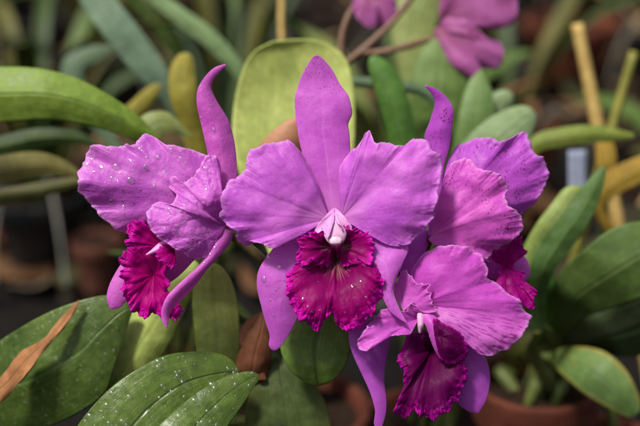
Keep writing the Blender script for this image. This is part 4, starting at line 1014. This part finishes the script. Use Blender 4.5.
# ------------------------------------------------------------------ water drops
def drop_mesh():
    a = np.linspace(0, 2 * np.pi, 24, endpoint=False)
    pr = [(0.001, -0.06), (0.8, -0.06), (0.97, 0.0), (1.0, 0.10), (0.96, 0.24), (0.84, 0.38), (0.62, 0.50), (0.34, 0.57), (0.001, 0.59)]
    o = lathe('water_drop', pr, WATER, None, (0, 0, 0), 24)
    return o
DROP = drop_mesh()
first = [True]
def put_drop(key, x, y, size, asp, ang, label, group):
    px, V = PATCH[key]
    k = int(np.argmin((px[:, 0] - x) ** 2 + (px[:, 1] - y) ** 2))
    a, b = V.shape[:2]
    i, j = divmod(k, b)
    i = min(max(i, 1), a - 2); j = min(max(j, 1), b - 2)
    tu, tv = V[i + 1, j] - V[i - 1, j], V[i, j + 1] - V[i, j - 1]
    n = np.cross(tu, tv); n /= np.linalg.norm(n) + 1e-12
    if np.dot(n, CAM - V[i, j]) < 0:
        n = -n
    o = DROP if first[0] else DROP.copy()
    if not first[0]:
        C.objects.link(o)
    first[0] = False
    rot = Vector(n).to_track_quat('Z', 'Y').to_matrix().to_4x4() @ Matrix.Rotation(ang, 4, 'Z')
    sc = Matrix.Diagonal((size * asp, size / asp ** 0.5, size * 0.8, 1))
    o.matrix_world = Matrix.Translation(Vector(V[i, j] + n * 0.0003)) @ rot @ sc
    tag(o, label, 'water drop', group)
rs = random.Random(5)
for (x, y, r) in [(101, 167, 2.8), (116, 167, 3.8), (131, 180, 3.3), (112, 178, 2.2), (146, 167, 2.6), (148, 157, 2.2), (158, 157, 2.2), (171, 150, 2.6), (107, 150, 2.2), (88, 165, 2.2), (111, 201, 2.8), (123, 207, 2.2), (154, 186, 1.8), (134, 171, 1.6), (95, 156, 1.6), (140, 149, 2.0), (123, 190, 1.5), (165, 172, 1.5), (141, 190, 1.4), (103, 190, 1.6), (180, 158, 1.6), (150, 145, 1.4)]:
    put_drop('f2back', x, y, r * MM, rs.uniform(0.9, 1.25), rs.uniform(0, 3), 'clear water drop on the broad back petal of the left bloom', 'drops on the back petal of the left bloom')
for k in range(26):
    x, y = rs.uniform(84, 190), rs.uniform(150, 215)
    put_drop('f2back', x, y, rs.uniform(0.5, 1.5) * MM, rs.uniform(0.85, 1.4), rs.uniform(0, 3), 'clear water drop on the broad back petal of the left bloom', 'drops on the back petal of the left bloom')
for k in range(24):
    x, y = rs.uniform(156, 216), rs.uniform(192, 250)
    put_drop('f2front', x, y, rs.uniform(0.5, 1.4) * MM, rs.uniform(0.85, 1.4), rs.uniform(0, 3), 'clear water drop on the front petal of the left bloom', 'drops on the front petal of the left bloom')
for (x, y, r) in [(205, 168, 2), (196, 205, 1.6), (186, 222, 1.7), (176, 232, 1.5), (206, 230, 1.8), (168, 214, 1.6), (192, 240, 1.5), (206, 190, 1.4)]:
    put_drop('f2front', x, y, r * MM, rs.uniform(0.9, 1.25), rs.uniform(0, 3), 'clear water drop on the front petal of the left bloom', 'drops on the front petal of the left bloom')
for (x, y, r) in [(211, 105, 2.0), (214, 130, 2.2), (201, 118, 1.8), (209, 94, 1.4), (222, 140, 1.4)]:
    put_drop('f2dorsal', x, y, r * MM, rs.uniform(0.9, 1.25), rs.uniform(0, 3), 'clear water drop on the upright narrow sepal of the left bloom', 'drops on the upright sepal of the left bloom')
for (x, y, r) in [(214, 248, 2.6), (210, 254, 1.8), (204, 262, 1.6)]:
    put_drop('f2sepal', x, y, r * MM, 1.1, rs.uniform(0, 3), 'clear water drop on the drooping sepal of the left bloom', 'drops on the drooping sepal of the left bloom')
for (x, y, r) in [(264, 279, 3.4), (279, 267, 2.6), (269, 257, 2.4), (268, 268, 1.5), (276, 290, 1.6), (270, 300, 1.8), (285, 280, 1.4), (274, 315, 1.4)]:
    put_drop('f1sepal', x, y, r * MM, rs.uniform(0.9, 1.25), rs.uniform(0, 3), 'clear water drop on the lower left sepal of the centre bloom', 'drops on the lower left sepal of the centre bloom')

for (x, y, r) in [(303, 298, 1.5), (308, 306, 1.3), (312, 312, 1.5), (352, 286, 1.3), (366, 297, 1.8), (357, 304, 1.3), (349, 276, 1.0), (361, 281, 1.0), (320, 310, 1.2), (372, 290, 1.2), (296, 292, 1.2), (345, 312, 1.2), (318, 282, 0.9), (356, 316, 1.2)]:  # beads added to give the lip its glints
    put_drop('f1lip', x, y, r * 0.72 * MM, rs.uniform(1.0, 1.7), rs.uniform(0, 3), 'tiny water bead added as a glint on the frilled crimson lip of the centre bloom', 'glint beads on the lip of the centre bloom')

def dew(key, leaf, n, rmin, rmax, seed):
    """countless tiny beads over a wet leaf: one sub-part"""
    px, V = PATCH[key]
    rr = np.random.RandomState(seed)
    a, b = V.shape[:2]
    vs, fs = [], []
    seg = 8
    an = np.linspace(0, 2 * np.pi, seg, endpoint=False)
    org = np.array(leaf.parent.location)
    for _ in range(n):
        i, j = rr.randint(2, a - 2), rr.randint(2, b - 2)
        tu, tv = V[i + 1, j] - V[i - 1, j], V[i, j + 1] - V[i, j - 1]
        nn = np.cross(tu, tv); nn /= np.linalg.norm(nn) + 1e-12
        if nn[2] < 0:
            nn = -nn
        x = np.cross(nn, [0.3, 0.5, 0.1]); x /= np.linalg.norm(x); y = np.cross(nn, x)
        r = rmin + (rmax - rmin) * rr.rand() ** 4
        ax = rr.uniform(0.8, 1.9)
        c = V[i, j] + tu * rr.uniform(-.5, .5) + tv * rr.uniform(-.5, .5) + nn * 0.0007
        k0 = len(vs)
        for (q, hh) in ((1.0, 0.0), (0.9, 0.24), (0.55, 0.42)):
            for t in an:
                vs.append(c - org + r * q * (math.cos(t) * x * ax + math.sin(t) * y) + nn * r * hh)
        vs.append(c - org + nn * r * 0.48)
        for l_ in range(2):
            for s in range(seg):
                fs.append((k0 + l_ * seg + s, k0 + l_ * seg + (s + 1) % seg, k0 + (l_ + 1) * seg + (s + 1) % seg, k0 + (l_ + 1) * seg + s))
        for s in range(seg):
            fs.append((k0 + 2 * seg + s, k0 + 2 * seg + (s + 1) % seg, k0 + 3 * seg))
    me = bpy.data.meshes.new('dew')
    me.from_pydata([tuple(v) for v in vs], [], fs)
    me.polygons.foreach_set('use_smooth', np.ones(len(me.polygons), dtype=bool))
    me.materials.append(DEW)
    o = bpy.data.objects.new('dew', me)
    C.objects.link(o)
    o.parent = leaf
    o['kind'] = 'stuff'
    return o
wl = [c for c in hero.children if c.get('label') == 'dark green rounded front leaf beaded with water'][0]
dew('wetleaf', wl, 260, 0.0005, 0.0032, 3)
wl = [c for c in hero.children if c.get('label', '').startswith('dark green narrower')][0]
dew('wetleaf2', wl, 120, 0.0005, 0.0030, 6)
bl = [c for c in bpy.data.objects if c.name.startswith('leaf') and c.parent and c.parent.get('label', '').startswith('orchid at the lower left')][0]
dew('broad', bl, 90, 0.0004, 0.0018, 4)

# tidy helper properties
for o in bpy.data.objects:
    for k in ('base_point', 'pot_top'):
        if k in o:
            del o[k]
